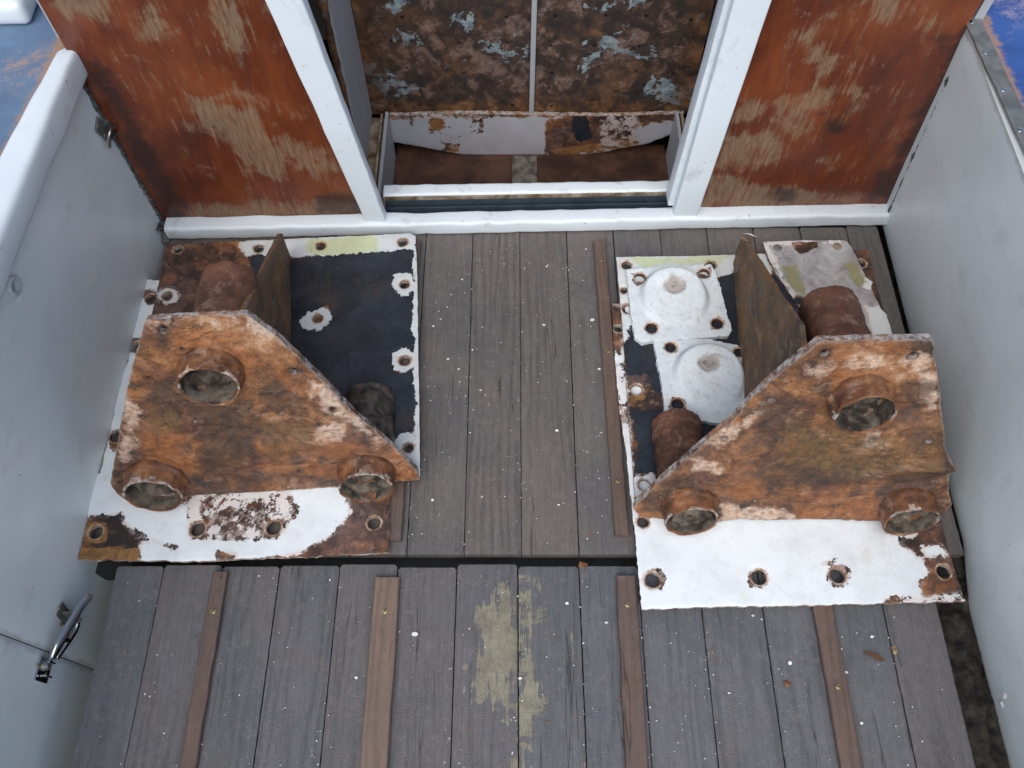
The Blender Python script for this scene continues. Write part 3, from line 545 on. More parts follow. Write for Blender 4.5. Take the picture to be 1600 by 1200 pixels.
# sealant in the corner
def bead(pts, r, seed, nm='sealant_bead'):
    rg = []
    pts = [Vector(p) for p in pts]; n = 70
    for k in range(n + 1):
        t = k / n * (len(pts) - 1); i = min(int(t), len(pts) - 2); c = pts[i].lerp(pts[i + 1], t - i); d = (pts[i + 1] - pts[i]).normalized(); s = d.orthogonal().normalized(); u = d.cross(s)
        rr = r * (.25 + 2.6 * abs(fbm((k * .17, seed, 0), 3)) ** 1.5 + .35 * fbm((k * .9, seed, 4), 2)); rr = max(rr, .0008)
        rg.append([c + (s * math.cos(a) + u * math.sin(a)) * rr * (1 + .2 * math.sin(3 * a + k)) for a in [2 * math.pi * j / 10 for j in range(10)]])
    return shade(done(loft(rg), nm, M['seal'], bk))
bead([(-.741, 1.13, .02), (-.740, 1.13, .15), (-.739, 1.13, .40)], .006, 3)
bead([(-.737, 1.118, .0), (-.735, 1.112, .02), (-.733, 1.118, .035)], .011, 8)
bead([(-.738, 1.126, .28), (-.739, 1.124, .31)], .011, 12)
bead([(.795, 1.145, .03), (.775, 1.15, .25), (.755, 1.155, .47)], .0025, 5)
# ---- cabin interior
ci = thing('cabin_locker', (.05, 1.6, -.25), 'peeling rust stained cabin front seen through the companionway, with a thin white strip', 'cabin furniture')
fp = Pl((0, 1.60, 0), (1, 0, 0), (0, 0, 1))
hl = []
for z in (.16, .09, .01, -.09):
    for x in (-.29, -.24, -.12, 0.0, .1, .2, .3, .4): hl.append((x + random.uniform(-.012, .012), z + random.uniform(-.01, .01), .0045))
plate('front_panel', fp, [(-.36, -.125), (.45, -.125), (.435, .8), (-.34, .8)], .015, M['peel'], ci, holes=hl, local=True, sp=.012, amp=.0015, dish=.001)
bm = bmesh.new(); box(bm, (.043, 1.588, -.13), (.055, 1.5985, .8)); done(bm, 'cover_strip', M['cabgrey'], ci, bevel=.002)
rp = Pl((0, 1.585, 0), (1, 0, 0), (0, 0, 1))
RO = [(608, 182), (700, 178), (830, 180), (950, 182), (1068, 178), (1062, 205), (1010, 225), (940, 238), (870, 246), (800, 250), (750, 245), (700, 238), (650, 228), (612, 222)]
plate('lower_board', rp, RO, .012, [M['dull'], M['edge']], ci, sp=.006, rag=.002, masks={'w': [('+', RO, 8), ('-', [(850, 190), (890, 180), (940, 180), (940, 232), (870, 250), (850, 240)]), ('-', circ(682, 193, 14)), ('~', [(930, 170), (1000, 170), (1000, 245), (930, 245)], -1), ('-', circ(905, 205, 14, 24)), ('-', [(640, 178), (648, 178), (646, 196), (642, 196)], 3), ('-', [(742, 178), (760, 178), (752, 205), (748, 190)], 3), ('-', [(600, 175), (1075, 172), (1075, 181), (600, 186)], 4), ('~', [(620, 205), (700, 205), (720, 245), (640, 235)], 4), ('-', [(695, 226), (718, 226), (716, 238), (697, 238)], 3), ('-', [(980, 165), (1075, 165), (1075, 185), (1000, 195)])],
      'c': [('+', [(860, 235), (1060, 205), (1060, 225), (880, 250)], 6), ('+', circ(682, 193, 14), 6)], 'k': [('+', [(898, 165), (912, 165), (918, 190), (922, 214), (904, 222), (892, 208), (897, 185)], 6)]})
bm = bmesh.new(); box(bm, (-.308, 1.2, -.27), (.41, 1.62, -.25)); done(bm, 'cabin_floor', M['cabfloor']); bpy.data.objects['cabin_floor']['kind'] = 'structure'
bm = bmesh.new(); box(bm, (.0, 1.25, -.2495), (.066, 1.575, -.243)); tag(done(bm, 'floor_strip', m_simple('grimy_floor_strip', (84, 74, 66), .7, 0, .5, 25, .5, (120, 114, 110)), bevel=.002), 'grey strip across the dark cabin floor inside the companionway', 'floor strip')
for sx, lab in ((-1, 'stained frame board beside the dark cabin floor, on the left'), (1, 'stained frame board beside the dark cabin floor, on the right')):
    x0 = -.31 if sx < 0 else .41; t = thing('locker_board', (x0, 1.4, -.25), lab, 'frame', 'frame boards inside the cabin')
    bm = bmesh.new(); box(bm, (min(x0, x0 + sx * .008), 1.235, -.27), (max(x0, x0 + sx * .008), 1.584, -.10)); done(bm, 'board', M['cabgrey'], t, bevel=.001)
    bm = bmesh.new(); box(bm, (min(x0 + sx * .0085, x0 + sx * .1), 1.235, -.135), (max(x0 + sx * .0085, x0 + sx * .1), 1.584, -.12)); done(bm, 'ledge', M['frame'], t, bevel=.001)
    bm = bmesh.new(); box(bm, (min(x0 + sx * .014, x0 + sx * .020), 1.24, -.1195), (max(x0 + sx * .014, x0 + sx * .020), 1.583, -.105)); done(bm, 'ledge_batten', M['frame'], t, bevel=.001)
bm = bmesh.new(); box(bm, (-.375, 1.41, -.119), (-.355, 1.598, .8)); o = tag(done(bm, 'cabin_partition', M['cabgrey'], None, None), 'grey painted partition left of the peeling cabin front', 'partition')
bm = bmesh.new()
rg = []
for k in range(40):
    z = -.1 + .6 * k / 39; rr = .009 * (.7 + abs(fbm((z * 30, 2, 2), 4))); rg.append([(-.365 + rr * math.cos(a), 1.403 + rr * math.sin(a), z) for a in [2 * math.pi * j / 10 for j in range(10)]])
done(loft(rg), 'flaking_edge', M['peel'], o)
bm = bmesh.new(); box(bm, (.455, 1.21, -.119), (.475, 1.62, .8)); tag(done(bm, 'cabin_partition', M['cabgrey']), 'grey painted partition right of the peeling cabin front', 'partition')
bm = bmesh.new()
for a, b in (((-.77, 1.18, -.45), (-.755, 2.3, .8)), ((.765, 1.18, -.45), (.78, 2.3, .8)), ((-.77, 2.28, -.45), (.78, 2.3, .8)), ((-.77, 1.15, .802), (-.38, 2.3, .83)), ((.42, 1.15, .802), (.78, 2.3, .83)), ((-.379, 1.62, .802), (.419, 2.3, .83))): box(bm, a, b)
tag(done(bm, 'cabin_shade_shell', M['cabgrey']), kind='structure')  # unseen coachroof and sides, added to keep the cabin dark around the open hatch
# ================================================================ BRACKETS
def rim(pl, u, v, a, ext):                  # point on the plane shifted by ext along a that shows at the pixel
    return hit(u, v, pl.o + a * ext, pl.n)
def tube(t, pl, u, v, wpx, a, ext=.031, back=None, blen=.2, seed=0, mat='tube', bmat='tubedark', dark=False, fs=0.):
    c = rim(pl, u, v, a, ext); dep = (c - CAM).dot(FW); r = wpx / 2 / F * dep
    if back:
        best = min(((abs(proj(c - a * (ext + L) + Vector((0, 0, r)))[1] - back), L) for L in [i * .004 for i in range(5, 110)])); blen = best[1]
    root = c - a * ext
    prof = [(0, -blen + .002), (r * .93, -blen), (r * .985, -blen + .002), (r, -blen + .006)]
    ns = max(4, int(blen / .012)); prof += [(r, -blen + .006 + (blen - .028) * i / ns) for i in range(1, ns + 1)]
    prof += [(r * 1.01, -.016), (r * 1.03, -.013), (r * 1.10, .000), (r * 1.07, .003), (r * 1.03, .006), (r * 1.01, .010), (r * 1.0, .014), (r * .985, .02), (r * .985, ext - .004), (r * .99, ext - .001), (r * .98, ext), (r * .95, ext + .0003), (r * .91, ext - .0005), (r * .895, ext - .003), (r * .87, ext - .02), (r * .865, -.01), (r * .865, -.03), (r * .865, -.06)]
    o = lathe(prof, root, a, 64, .0032, 45, seed, 'tube', M[mat], t); o.data.materials.append(M[bmat]); o.data.materials.append(M['fill']); o.data.materials.append(M['blackpaint']); o.data.materials.append(M['edge'])
    for p in o.data.polygons:
        if (p.center - root).dot(a) < -.02 and (p.center - root - a * (p.center - root).dot(a)).length > r * .93: p.material_index = 1
        if p.material_index == 1 and dark and -.085 < (p.center - root).dot(a) < -.03: p.material_index = 3
        if (p.center - root).dot(a) > ext - .007 and fbm(p.center * 30 + Vector((seed, 0, 0)), 3) > -.02 and p.center.z > c.z - r * .2: p.material_index = 4
        if (p.center - root).dot(a) < ext - .002 and (p.center - root - a * (p.center - root).dot(a)).length < r * .91: p.material_index = 2
    fo = lathe([(0, -.030 + fs), (r * .3, -.027 + fs), (r * .5, -.032 + fs), (r * .7, -.02 + fs), (r * .885, -.010 + fs * .8)], root, a, 40, .009, 55, seed + 3, 'mud_fill', M['fill'], o)
    return c, r, blen
def pip(x, y, poly):
    r = False
    for (x1, y1), (x2, y2) in zip(poly, poly[1:] + poly[:1]):
        if (y1 > y) != (y2 > y) and x < (x2 - x1) * (y - y1) / (y2 - y1) + x1: r = not r
    return r
def scabs(pl, polys):                        # thick sheets of scale still clinging to the plate
    P = [[pl.px(*q) for q in g] for g in polys]
    def f(x, y):
        dx = .006 * fbm((x * 40, y * 40, 1), 4); dy = .006 * fbm((x * 40, y * 40, 8), 4)
        return sum(.0022 for g in P if pip(x + dx, y + dy, g))
    return f
def upright(t, pl, outline, holes, masks, seed, extra=None, bores=()):
    hl = [(u, v, r * .001) for u, v, r in holes]; op = np.array([pl.px(*q) for q in outline])
    for (u, v, wpx, a) in bores:             # the plate is bored through where the tubes pass
        c = rim(pl, u, v, a, .031); r = wpx / 2 / F * (c - CAM).dot(FW) * .9; bu, bv = proj(c - a * .031)
        d = float(dist(np.array([pl.px(bu, bv)]), op)[0]); rr = min(r, d - .004); hl = [h for h in hl if math.hypot(h[0] - bu, h[1] - bv) > wpx * .6]
        if rr > .012: hl.append((bu, bv, rr))
    def hf(x, y):
        v = .0028 * fbm((x * 9, y * 9, seed), 5); q = fbm((x * 13, y * 24, seed + 4), 3); v += .0022 * (q > .12) - .002 * (q < -.28)
        if extra: v += extra(x, y)
        return v
    return plate('upright_plate', pl, outline, .013, [M['up'], M['edge']], t, holes=hl, sp=.0042, masks=masks, rag=.0012, height=hf, bev=.0012, seed=seed, holeamp=1, dish=.0012)
def upl(p, q, z, lean):
    a, b = fl(*p, z), fl(*q, z); ex = (b - a).normalized(); back = Vector((-ex.y, ex.x, 0)); ey = back * math.sin(R(lean)) + Vector((0, 0, math.cos(R(lean))))
    return Pl(a, ex, ey)
ZL, ZU = .0205, .0295            # faces of the lower and the upper base plate
# ---------- left bracket
OL_low = [(121, 874), (200, 875), (306, 877), (374, 873), (480, 869), (607, 863), (609, 784), (600, 640), (560, 470), (460, 436), (229, 437), (223, 455), (216, 482), (203, 550), (188, 602), (171, 675), (156, 740), (150, 738), (132, 737), (134, 748), (139, 765), (136, 806), (129, 840)]
tA = thing('mounting_plate', fl(360, 700, .012), 'rusty base plate with peeling white paint under the left bracket', 'metal plate', 'flat base plates below the brackets')
WAll = [(100, 420), (262, 420), (235, 560), (210, 740), (290, 765), (540, 755), (545, 800), (525, 830), (470, 862), (300, 890), (215, 880), (214, 862), (190, 800), (125, 812)]
plate('plate', flat(ZL), OL_low, .0075, [M['white'], M['edge']], tA, holes=[(149, 831, .0115), (308, 826, .0125), (427, 824, .0125), (584, 817, .011), (236, 467, .011), (212, 541, .010), (181, 681, .0115)], sp=.0045, rag=.0022, seed=2, dish=.001, amp=.0008,
      masks={'w': [('+', WAll, 12), ('-', [(115, 818), (150, 805), (190, 808), (222, 845), (218, 885), (100, 885)]), ('~', [(280, 770), (460, 762), (470, 800), (440, 848), (290, 850)], -.8), ('~', [(190, 815), (285, 850), (280, 868), (200, 850)], .4),
                   ('-', circ(236, 462, 13, 12)), ('-', circ(212, 541, 12, 12)), ('-', circ(181, 690, 12, 14)), ('-', [(340, 862), (372, 862), (372, 880), (340, 880)]), ('-', circ(427, 822, 20, 17), 3), ('-', circ(308, 825, 17, 14), 3), ('+', [(478, 775), (538, 775), (530, 820), (500, 840), (460, 800)], 10)],
             'c': [('+', [(118, 858), (222, 855), (222, 880), (118, 880)], 6), ('+', circ(149, 831, 24, 19), 4), ('+', [(340, 860), (372, 860), (372, 868), (340, 868)], 3), ('+', [(390, 862), (470, 850), (470, 860), (400, 874)], 4)]})
tB = thing('mounting_bracket', fl(420, 690, .03), 'rusty triangular bracket with three tube stubs on the left, black painted base', 'bracket', 'rusty tube brackets')
OL_up = [(261, 381), (330, 378), (450, 373), (560, 368), (641, 364), (649, 368), (652, 430), (653, 520), (655, 640), (656, 745), (560, 756), (400, 766), (190, 775), (198, 700), (235, 500)]
plU = flat(ZU)
W_up = [(455, 372), (649, 360), (668, 700), (662, 755), (640, 755), (640, 400), (455, 402), (385, 400), (375, 380), (395, 374)]
K_up = [(392, 400), (470, 402), (560, 396), (645, 390), (646, 690), (640, 760), (380, 760), (410, 560)]
plate('base_plate', plU, OL_up, .0085, [M['plate'], M['edge']], tB, sp=.0045, rag=.0009, seed=5, dish=.0012, amp=.0006,
      holes=[(278, 389, .009), (404, 388, .0095), (501, 384, .0095), (629, 378, .0095), (261, 462, .0095), (496, 497, .0095), (632, 444, .0095), (632, 563, .0105), (638, 699, .009)],
      masks={'w': [('+', W_up, 9), ('+', circ(632, 444, 26, 23), 8), ('+', circ(632, 563, 26, 23), 8), ('+', circ(492, 499, 30, 20), 8), ('+', circ(640, 697, 26, 24), 8), ('+', circ(262, 462, 17, 11), 4), ('~', [(255, 380), (330, 375), (385, 382), (350, 405), (270, 402)], -.6), ('+', circ(404, 388, 24, 13), 6)],
             'g': [('+', [(482, 374), (585, 367), (590, 392), (500, 398), (480, 395)], 8)],
             'k': [('+', K_up, 9), ('-', circ(630, 444, 20, 19)), ('-', circ(630, 563, 22, 20)), ('-', [(466, 506), (480, 486), (512, 478), (517, 500), (498, 515), (470, 514)]), ('-', circ(640, 695, 26, 20)), ('-', [(644, 380), (664, 380), (664, 760), (650, 760)])]})
PL = upl((291, 776), (655, 751), .030, 20)
aL = Vector((-PL.ex.y, PL.ex.x, 0)) * -math.cos(R(11)) + Vector((0, 0, math.sin(R(11))))
FL_ = [(228, 500), (300, 496), (385, 492), (432, 526), (472, 564), (512, 603), (552, 645), (585, 674), (612, 698), (640, 724), (653, 738), (655, 750), (625, 752), (575, 756), (527, 760), (440, 767), (362, 772), (287, 777), (240, 783), (200, 782), (182, 770), (173, 754), (185, 680), (200, 602), (214, 545)]
upright(tB, PL, FL_, [(254, 516, 7), (459, 580, 7), (233, 589, 5), (439, 647, 5.5), (520, 639, 6), (306, 656, 4), (222, 652, 5), (499, 662, 4), (207, 709, 4), (469, 735, 4.5), (285, 545, 3)],
        {'p': [('+', [(350, 492), (392, 490), (440, 535), (400, 520), (360, 510)], 6), ('+', [(485, 600), (520, 612), (560, 655), (600, 695), (560, 670), (510, 640)], 6), ('+', [(240, 498), (330, 492), (330, 503), (245, 510)], 4), ('+', [(195, 620), (215, 640), (210, 700), (190, 720)], 4), ('+', [(500, 670), (540, 660), (530, 685), (495, 690)], 4)],
         'd': [('+', [(410, 590), (470, 600), (480, 640), (430, 640), (400, 620)], 10), ('+', [(300, 660), (400, 650), (405, 730), (320, 740)], 10), ('+', [(470, 715), (530, 720), (540, 745), (450, 745)], 8), ('+', [(240, 590), (280, 600), (275, 660), (230, 650)], 7), ('+', [(177, 740), (230, 730), (270, 760), (190, 775)], 10), ('+', [(290, 625), (390, 630), (380, 655), (300, 650)], 6)],
         'o': [('+', [(250, 520), (360, 515), (400, 560), (390, 600), (280, 560)], 9), ('+', [(225, 675), (290, 675), (300, 735), (240, 740)], 12), ('+', [(610, 700), (655, 735), (655, 752), (610, 752)], 12), ('+', [(420, 560), (470, 575), (520, 640), (440, 600)], 7), ('+', [(400, 680), (560, 690), (620, 730), (520, 745), (400, 735)], 5)],
         'v': [('+', [(230, 650), (270, 640), (290, 665), (240, 675)], 6), ('+', [(400, 660), (480, 660), (500, 700), (430, 720)], 9)]}, 3,
        scabs(PL, [[(300, 655), (480, 655), (560, 680), (600, 720), (500, 745), (330, 740), (290, 700)], [(395, 520), (440, 545), (500, 620), (430, 625), (385, 590), (380, 550)], [(225, 520), (330, 510), (290, 545), (262, 600), (225, 590)]]), bores=((326, 606, 97, aL), (239, 776, 90, aL), (572, 764, 85, aL)))
tube(tB, PL, 326, 606, 97, aL, back=413, seed=1, dark=True); tube(tB, PL, 239, 776, 90, aL, seed=2, blen=.16, fs=.014); tube(tB, PL, 572, 764, 85, aL, back=602, seed=3, bmat='blackpaint', fs=.030)
def fin(t, xs, prof, mat, seed, upp, side=1):     # gusset: a vertical sheet; prof = (Y, Ztop)
    (x0, y0), (x1, y1) = xs; ex = Vector((x1 - x0, y1 - y0, 0)); pl = Pl((x0, y0, ZU), ex, (0, 0, 1)); L = ex.length
    def yp(x, z): return upp.o.y - ((x - upp.o.x) * upp.n.x + (z - upp.o.z) * upp.n.z) / upp.n.y + .014
    prof = [q for q in prof if q[0] > yp(x0, q[1])]; zt = prof[-1][1]
    prof.append((yp(x0, zt), zt)); prof.append((yp(x0, ZU + .002), ZU + .002))
    ol = [(L, .0005)] + [((y - y0) / (y1 - y0) * L, z - ZU) for y, z in prof]
    return plate('gusset', pl, ol, .009, [M[mat], M['fin']], t, local=True, sp=.006, rag=.001, height=lambda x, y: .004 * fbm((x * 6, y * 6, seed), 4), bev=.0012, seed=seed)
fin(tB, ((-.405, .62), (-.4535, 1.036)), [(1.036, .104), (1.02, .118), (.96, .158), (.889, .206), (.80, .262), (.70, .33), (.62, .36)], 'fin', 4, PL)
# weld pad outline seen on the black plate
ppl = flat(ZU + .003)
plate('weld_pad', ppl, [(541, 552), (545, 546), (560, 545), (612, 543), (614, 640), (590, 690), (545, 650)], .0025, [M['plate'], M['edge']], tB, sp=.005, rag=.001, masks={'w': [], 'g': [], 'c': [], 'k': [('+', [(530, 530), (625, 530), (625, 700), (530, 700)], 9)]}, seed=9)
# ---------- right bracket
OR_low = [(1003, 952), (1100, 948), (1230, 946), (1400, 942), (1508, 939), (1492, 890), (1475, 835), (1462, 790), (1400, 620), (1200, 460), (957, 474), (961, 560), (968, 640), (978, 700), (984, 760), (990, 812), (996, 880)]
tC = thing('mounting_plate', fl(1220, 800, .012), 'white painted base plate with a rusted corner under the right bracket', 'metal plate', 'flat base plates below the brackets')
plate('plate', flat(ZL), OR_low, .0075, [M['white'], M['edge']], tC, holes=[(1020, 906, .0125), (1186, 902, .0125), (1309, 899, .0125), (1475, 893, .0115), (966, 513, .008), (1005, 815, .01)], sp=.0045, rag=.0018, seed=12, dish=.001, amp=.0008,
      masks={'w': [('+', [(940, 600), (1600, 560), (1600, 1000), (940, 1000)], 14), ('+', [(940, 440), (1100, 440), (1100, 640), (940, 640)], 5), ('-', [(1408, 840), (1430, 835), (1455, 800), (1480, 790), (1540, 950), (1500, 928), (1440, 935), (1438, 915), (1450, 895), (1440, 875), (1420, 862), (1405, 852)]), ('-', [(945, 470), (975, 480), (972, 560), (950, 540)]), ('~', [(950, 560), (990, 560), (990, 700), (960, 700)], .5),
                   ('-', [(1380, 936), (1402, 928), (1404, 945), (1380, 948)]), ('-', circ(1020, 905, 20, 17), 2), ('-', circ(1310, 898, 19, 16), 1.5), ('-', circ(1186, 902, 18, 15), .5), ('-', [(1282, 877), (1305, 874), (1300, 884), (1284, 884)]), ('-', [(1405, 935), (1510, 932), (1512, 945), (1405, 945)], 1), ('+', [(1440, 858), (1468, 850), (1478, 866), (1455, 872)], 3)],
             'c': [('+', [(1316, 934), (1350, 928), (1346, 938), (1318, 944)], 3)]})
tD = thing('mounting_bracket', fl(1230, 760, .03), 'rusty triangular bracket with three tube stubs on the right, bearing loose flanges', 'bracket', 'rusty tube brackets')
OR_up = [(963, 401), (1060, 400), (1200, 396), (1357, 390), (1366, 430), (1400, 560), (1460, 790), (1200, 798), (993, 796), (990, 740), (982, 640), (972, 500)]
plate('base_plate', plU, OR_up, .0085, [M['plate'], M['edge']], tD, sp=.0045, rag=.0011, seed=15, dish=.0012, amp=.0006,
      holes=[(979, 414, .0095), (1111, 414, .0095), (1345, 411, .010), (975, 453, .007), (980, 482, .010), (995, 608, .0105), (1007, 757, .010)],
      masks={'w': [('+', [(950, 395), (1210, 392), (1200, 432), (1120, 433), (1090, 425), (990, 440), (985, 500), (992, 520), (975, 535), (960, 540)], 9), ('+', [(958, 520), (972, 520), (992, 800), (980, 800)], 5), ('+', circ(1007, 757, 20, 18), 4), ('~', [(1140, 415), (1190, 410), (1190, 440), (1140, 440)], .4)],
             'g': [('+', [(985, 403), (1140, 400), (1120, 413), (1000, 414)], 5)],
             'c': [('+', circ(995, 612, 27, 24), -2)],
             'k': [('+', [(985, 515), (1010, 440), (1150, 430), (1260, 430), (1260, 700), (1120, 740), (1020, 745), (1000, 745), (984, 600), (975, 540)], 9), ('-', [(970, 586), (1012, 584), (1020, 612), (1040, 620), (1036, 645), (975, 640)]), ('-', [(980, 735), (1030, 735), (1030, 800), (980, 800)])]})
PR = upl((1129, 816), (1376, 814), .030, 20)
aR = Vector((-PR.ex.y, PR.ex.x, 0)) * -math.cos(R(11)) + Vector((0, 0, math.sin(R(11))))
FR = [(1279, 534), (1370, 531), (1457, 530), (1463, 575), (1470, 620), (1474, 660), (1477, 700), (1481, 712), (1492, 726), (1486, 745), (1483, 770), (1487, 789), (1470, 806), (1430, 812), (1376, 813), (1300, 813), (1220, 812), (1129, 815), (1060, 813), (1000, 811), (990, 797), (994, 789), (1042, 744), (1090, 702), (1140, 660), (1192, 606), (1236, 568)]
chan = PR.px(1480, 728)
scR = scabs(PR, [[(1200, 640), (1300, 690), (1480, 700), (1480, 740), (1380, 755), (1180, 740), (1120, 700)], [(1240, 760), (1380, 765), (1375, 810), (1260, 805)], [(1180, 660), (1260, 570), (1285, 600), (1280, 640), (1220, 650)]])
def chf(x, y):
    sc_ = scR(x, y); d = y - chan[1] - .004; s = max(0, min(1, (x - chan[0] + .14) / .12)); return s * .013 * math.exp(-(d / .011) ** 2) - s * .006 * math.exp(-((d + .03) / .012) ** 2) + sc_
upright(tD, PR, FR, [(1290, 554, 7), (1427, 557, 7.5), (1205, 627, 6.5), (1069, 742, 5.5), (1132, 687, 4.5), (1363, 687, 5), (1451, 689, 5), (1219, 687, 4), (1455, 753, 6), (1307, 791, 4), (1179, 785, 4), (1108, 768, 3)],
        {'p': [('+', [(1262, 575), (1300, 560), (1295, 580), (1275, 590)], 6), ('+', [(1320, 555), (1410, 548), (1415, 565), (1330, 575)], 5), ('+', [(1080, 720), (1130, 718), (1120, 738), (1085, 735)], 8), ('+', [(1130, 790), (1230, 795), (1260, 812), (1130, 816)], 7), ('+', [(1100, 690), (1190, 640), (1230, 590), (1180, 650), (1120, 700)], 3), ('+', [(1430, 555), (1455, 560), (1460, 640), (1440, 620)], 3), ('+', circ(1365, 690, 16), 3)],
         'd': [('+', [(1190, 610), (1260, 620), (1260, 680), (1180, 680)], 6), ('+', [(1170, 720), (1300, 710), (1400, 720), (1380, 750), (1200, 770)], 7), ('+', [(1380, 740), (1485, 735), (1480, 800), (1400, 800)], 9), ('+', [(1415, 590), (1455, 600), (1440, 640), (1400, 620)], 6), ('+', [(1000, 780), (1060, 740), (1110, 760), (1100, 790), (1010, 800)], 6)],
         'o': [('+', [(1290, 580), (1390, 580), (1400, 610), (1300, 610)], 8), ('+', [(1230, 770), (1370, 750), (1370, 810), (1250, 808)], 7), ('+', [(1290, 540), (1420, 535), (1430, 550), (1300, 560)], 4), ('+', [(1150, 740), (1200, 745), (1200, 780), (1150, 780)], 5)],
         'v': [('+', [(1230, 660), (1340, 680), (1470, 690), (1470, 740), (1300, 740), (1210, 710)], 9), ('+', [(1440, 640), (1470, 650), (1475, 700), (1440, 700)], 6)]}, 8, chf, bores=((1353, 650, 98, aR), (1081, 816, 84, aR), (1424, 817, 84, aR)))
tube(tD, PR, 1353, 650, 98, aR, back=451, seed=11); tube(tD, PR, 1081, 816, 84, aR, back=643, seed=12, mat='tube', fs=.030); tube(tD, PR, 1424, 817, 84, aR, seed=13, blen=.16, fs=.022)
fin(tD, ((.4325, .60), (.4615, 1.02)), [(1.02, .095), (1.0, .125), (.96, .15), (.88, .205), (.7935, .262), (.718, .322), (.66, .36), (.60, .385)], 'fin', 7, PR)
lathe([(0, 0), (.009, .0), (.0105, .002), (.0105, .03), (.010, .055), (0, .056)], Vector((.463, 1.024, .045)), Vector((0, 0, 1)), 20, .001, 60, 1, 'rolled_end', M['fin'], tD)
# ---------- loose flanges and grey plate on the right base
def flange(t_lab, outline, holes, dim, bc, br, z, seed):
    t = thing('flange', fl(*dim, z), t_lab, 'flange', 'white domed flanges')
    pl = flat(z + .011); c = pl.px(*bc); r = br; dm = pl.px(*dim)
    def hf(x, y):
        dx, dy = x - c[0], y - c[1]; q = math.hypot(dx, dy); ins = max(0, min(1, (r - q) / .015)); ins = ins * ins * (3 - 2 * ins)
        slope = max(0, min(1, (dy + r * .85) / (r * 1.5))); h = ins * (.002 + .024 * slope) * (1 if dy > -r else 0)
        k = math.hypot(x - dm[0], y - dm[1]); e = math.hypot((x - dm[0]) / .024, (y - dm[1]) / .018); h -= .0045 * max(0, min(1, (1 - e) * 4))
        return h + .0009 * fbm((x * 40, y * 40, seed), 4)
    hs = [(u, v, rr) for u, v, rr in holes]
    plate('flange_body', pl, outline, .011, [M['cast'], M['cast']], t, holes=hs, sp=.0035, rag=.0022, seed=seed, height=hf, dish=.002,
          masks={'w': [('+', [(900, 380), (1250, 380), (1250, 700), (900, 700)], 14)] + [('-', circ(u, v, 12, 10), 1) for u, v, rr in holes] + [('~', circ(dim[0], dim[1], 15, 11), 2.)], 'g': [('+', circ(dim[0], dim[1], 17, 11), 5)]})
    return t
flange('white painted domed flange with four bolt holes, farther from the rusty stub', [(979, 421), (1050, 414), (1112, 413), (1120, 430), (1126, 449), (1135, 485), (1144, 516), (1138, 524), (1075, 529), (1020, 533), (1003, 535), (992, 527), (986, 490)],
       [(1000, 434, .0115), (1101, 426, .010), (1018, 512, .011), (1121, 505, .011)], (1052, 454), (1053, 466), .072, ZU + .001, 21)
flange('white painted domed flange beside the short rusty stub, nearer of the pair', [(1022, 533), (1070, 529), (1110, 529), (1151, 539), (1168, 546), (1171, 565), (1182, 595), (1180, 612), (1128, 660), (1110, 660), (1070, 651), (1039, 648), (1035, 602), (1026, 565)],
       [(1048, 542, .010), (1155, 550, .009), (1059, 631, .011)], (1106, 575), (1108, 590), .073, ZU + .001, 22)
tE = thing('cover_plate', fl(1290, 440, .03), 'flat bare grey metal plate with olive patches leaning behind the rusty stub', 'metal plate')
gp = Pl(fl(1190, 378, .040), (1, -.012, .0), (.0, 1, .03))
GO = [(1192, 377), (1258, 375), (1322, 375), (1328, 382), (1345, 415), (1352, 432), (1364, 440), (1361, 450), (1378, 484), (1386, 492), (1397, 527), (1410, 570), (1290, 575), (1262, 500), (1240, 466), (1214, 428), (1200, 400)]
plate('plate', gp, GO, .007, [M['grey'], M['edge']], tE, holes=[(1250, 469, .010)], sp=.004, rag=.0014, seed=31, amp=.0008,
      masks={'w': [('+', [(1345, 430), (1370, 436), (1362, 455), (1350, 452)], 5), ('+', [(1355, 480), (1385, 480), (1410, 580), (1380, 580)], 6), ('+', [(1188, 373), (1330, 372), (1330, 380), (1200, 383)], 1.5), ('+', [(1188, 380), (1198, 380), (1245, 465), (1238, 470)], 1.5)],
             'g': [('+', [(1222, 416), (1243, 414), (1262, 460), (1255, 464), (1230, 440)], 8), ('+', [(1318, 412), (1336, 410), (1352, 440), (1340, 446), (1325, 430)], 8)],
             'c': [], 'k': []})
for (u, v, r, m) in ((1215, 387, .009, 'zinc'), (1308, 385, .0095, 'frame')):
    q = hit(u, v, gp.o, gp.n); lathe([(0, .0006), (r * .8, .001), (r, .0002), (r, -.003)], q, gp.n, 20, name='plugged_hole', mat=M[m], parent=tE)
bm = bmesh.new(); rp0 = [gp.px(u, v) for u, v in ((1236, 379), (1276, 378), (1279, 386), (1262, 393), (1250, 397), (1242, 390))]
plate('rust_scab', Pl(gp.o + gp.n * .0014, gp.ex, gp.ey), rp0, .0012, M['rust'], tE, local=True, sp=.004, rag=.002, seed=5)
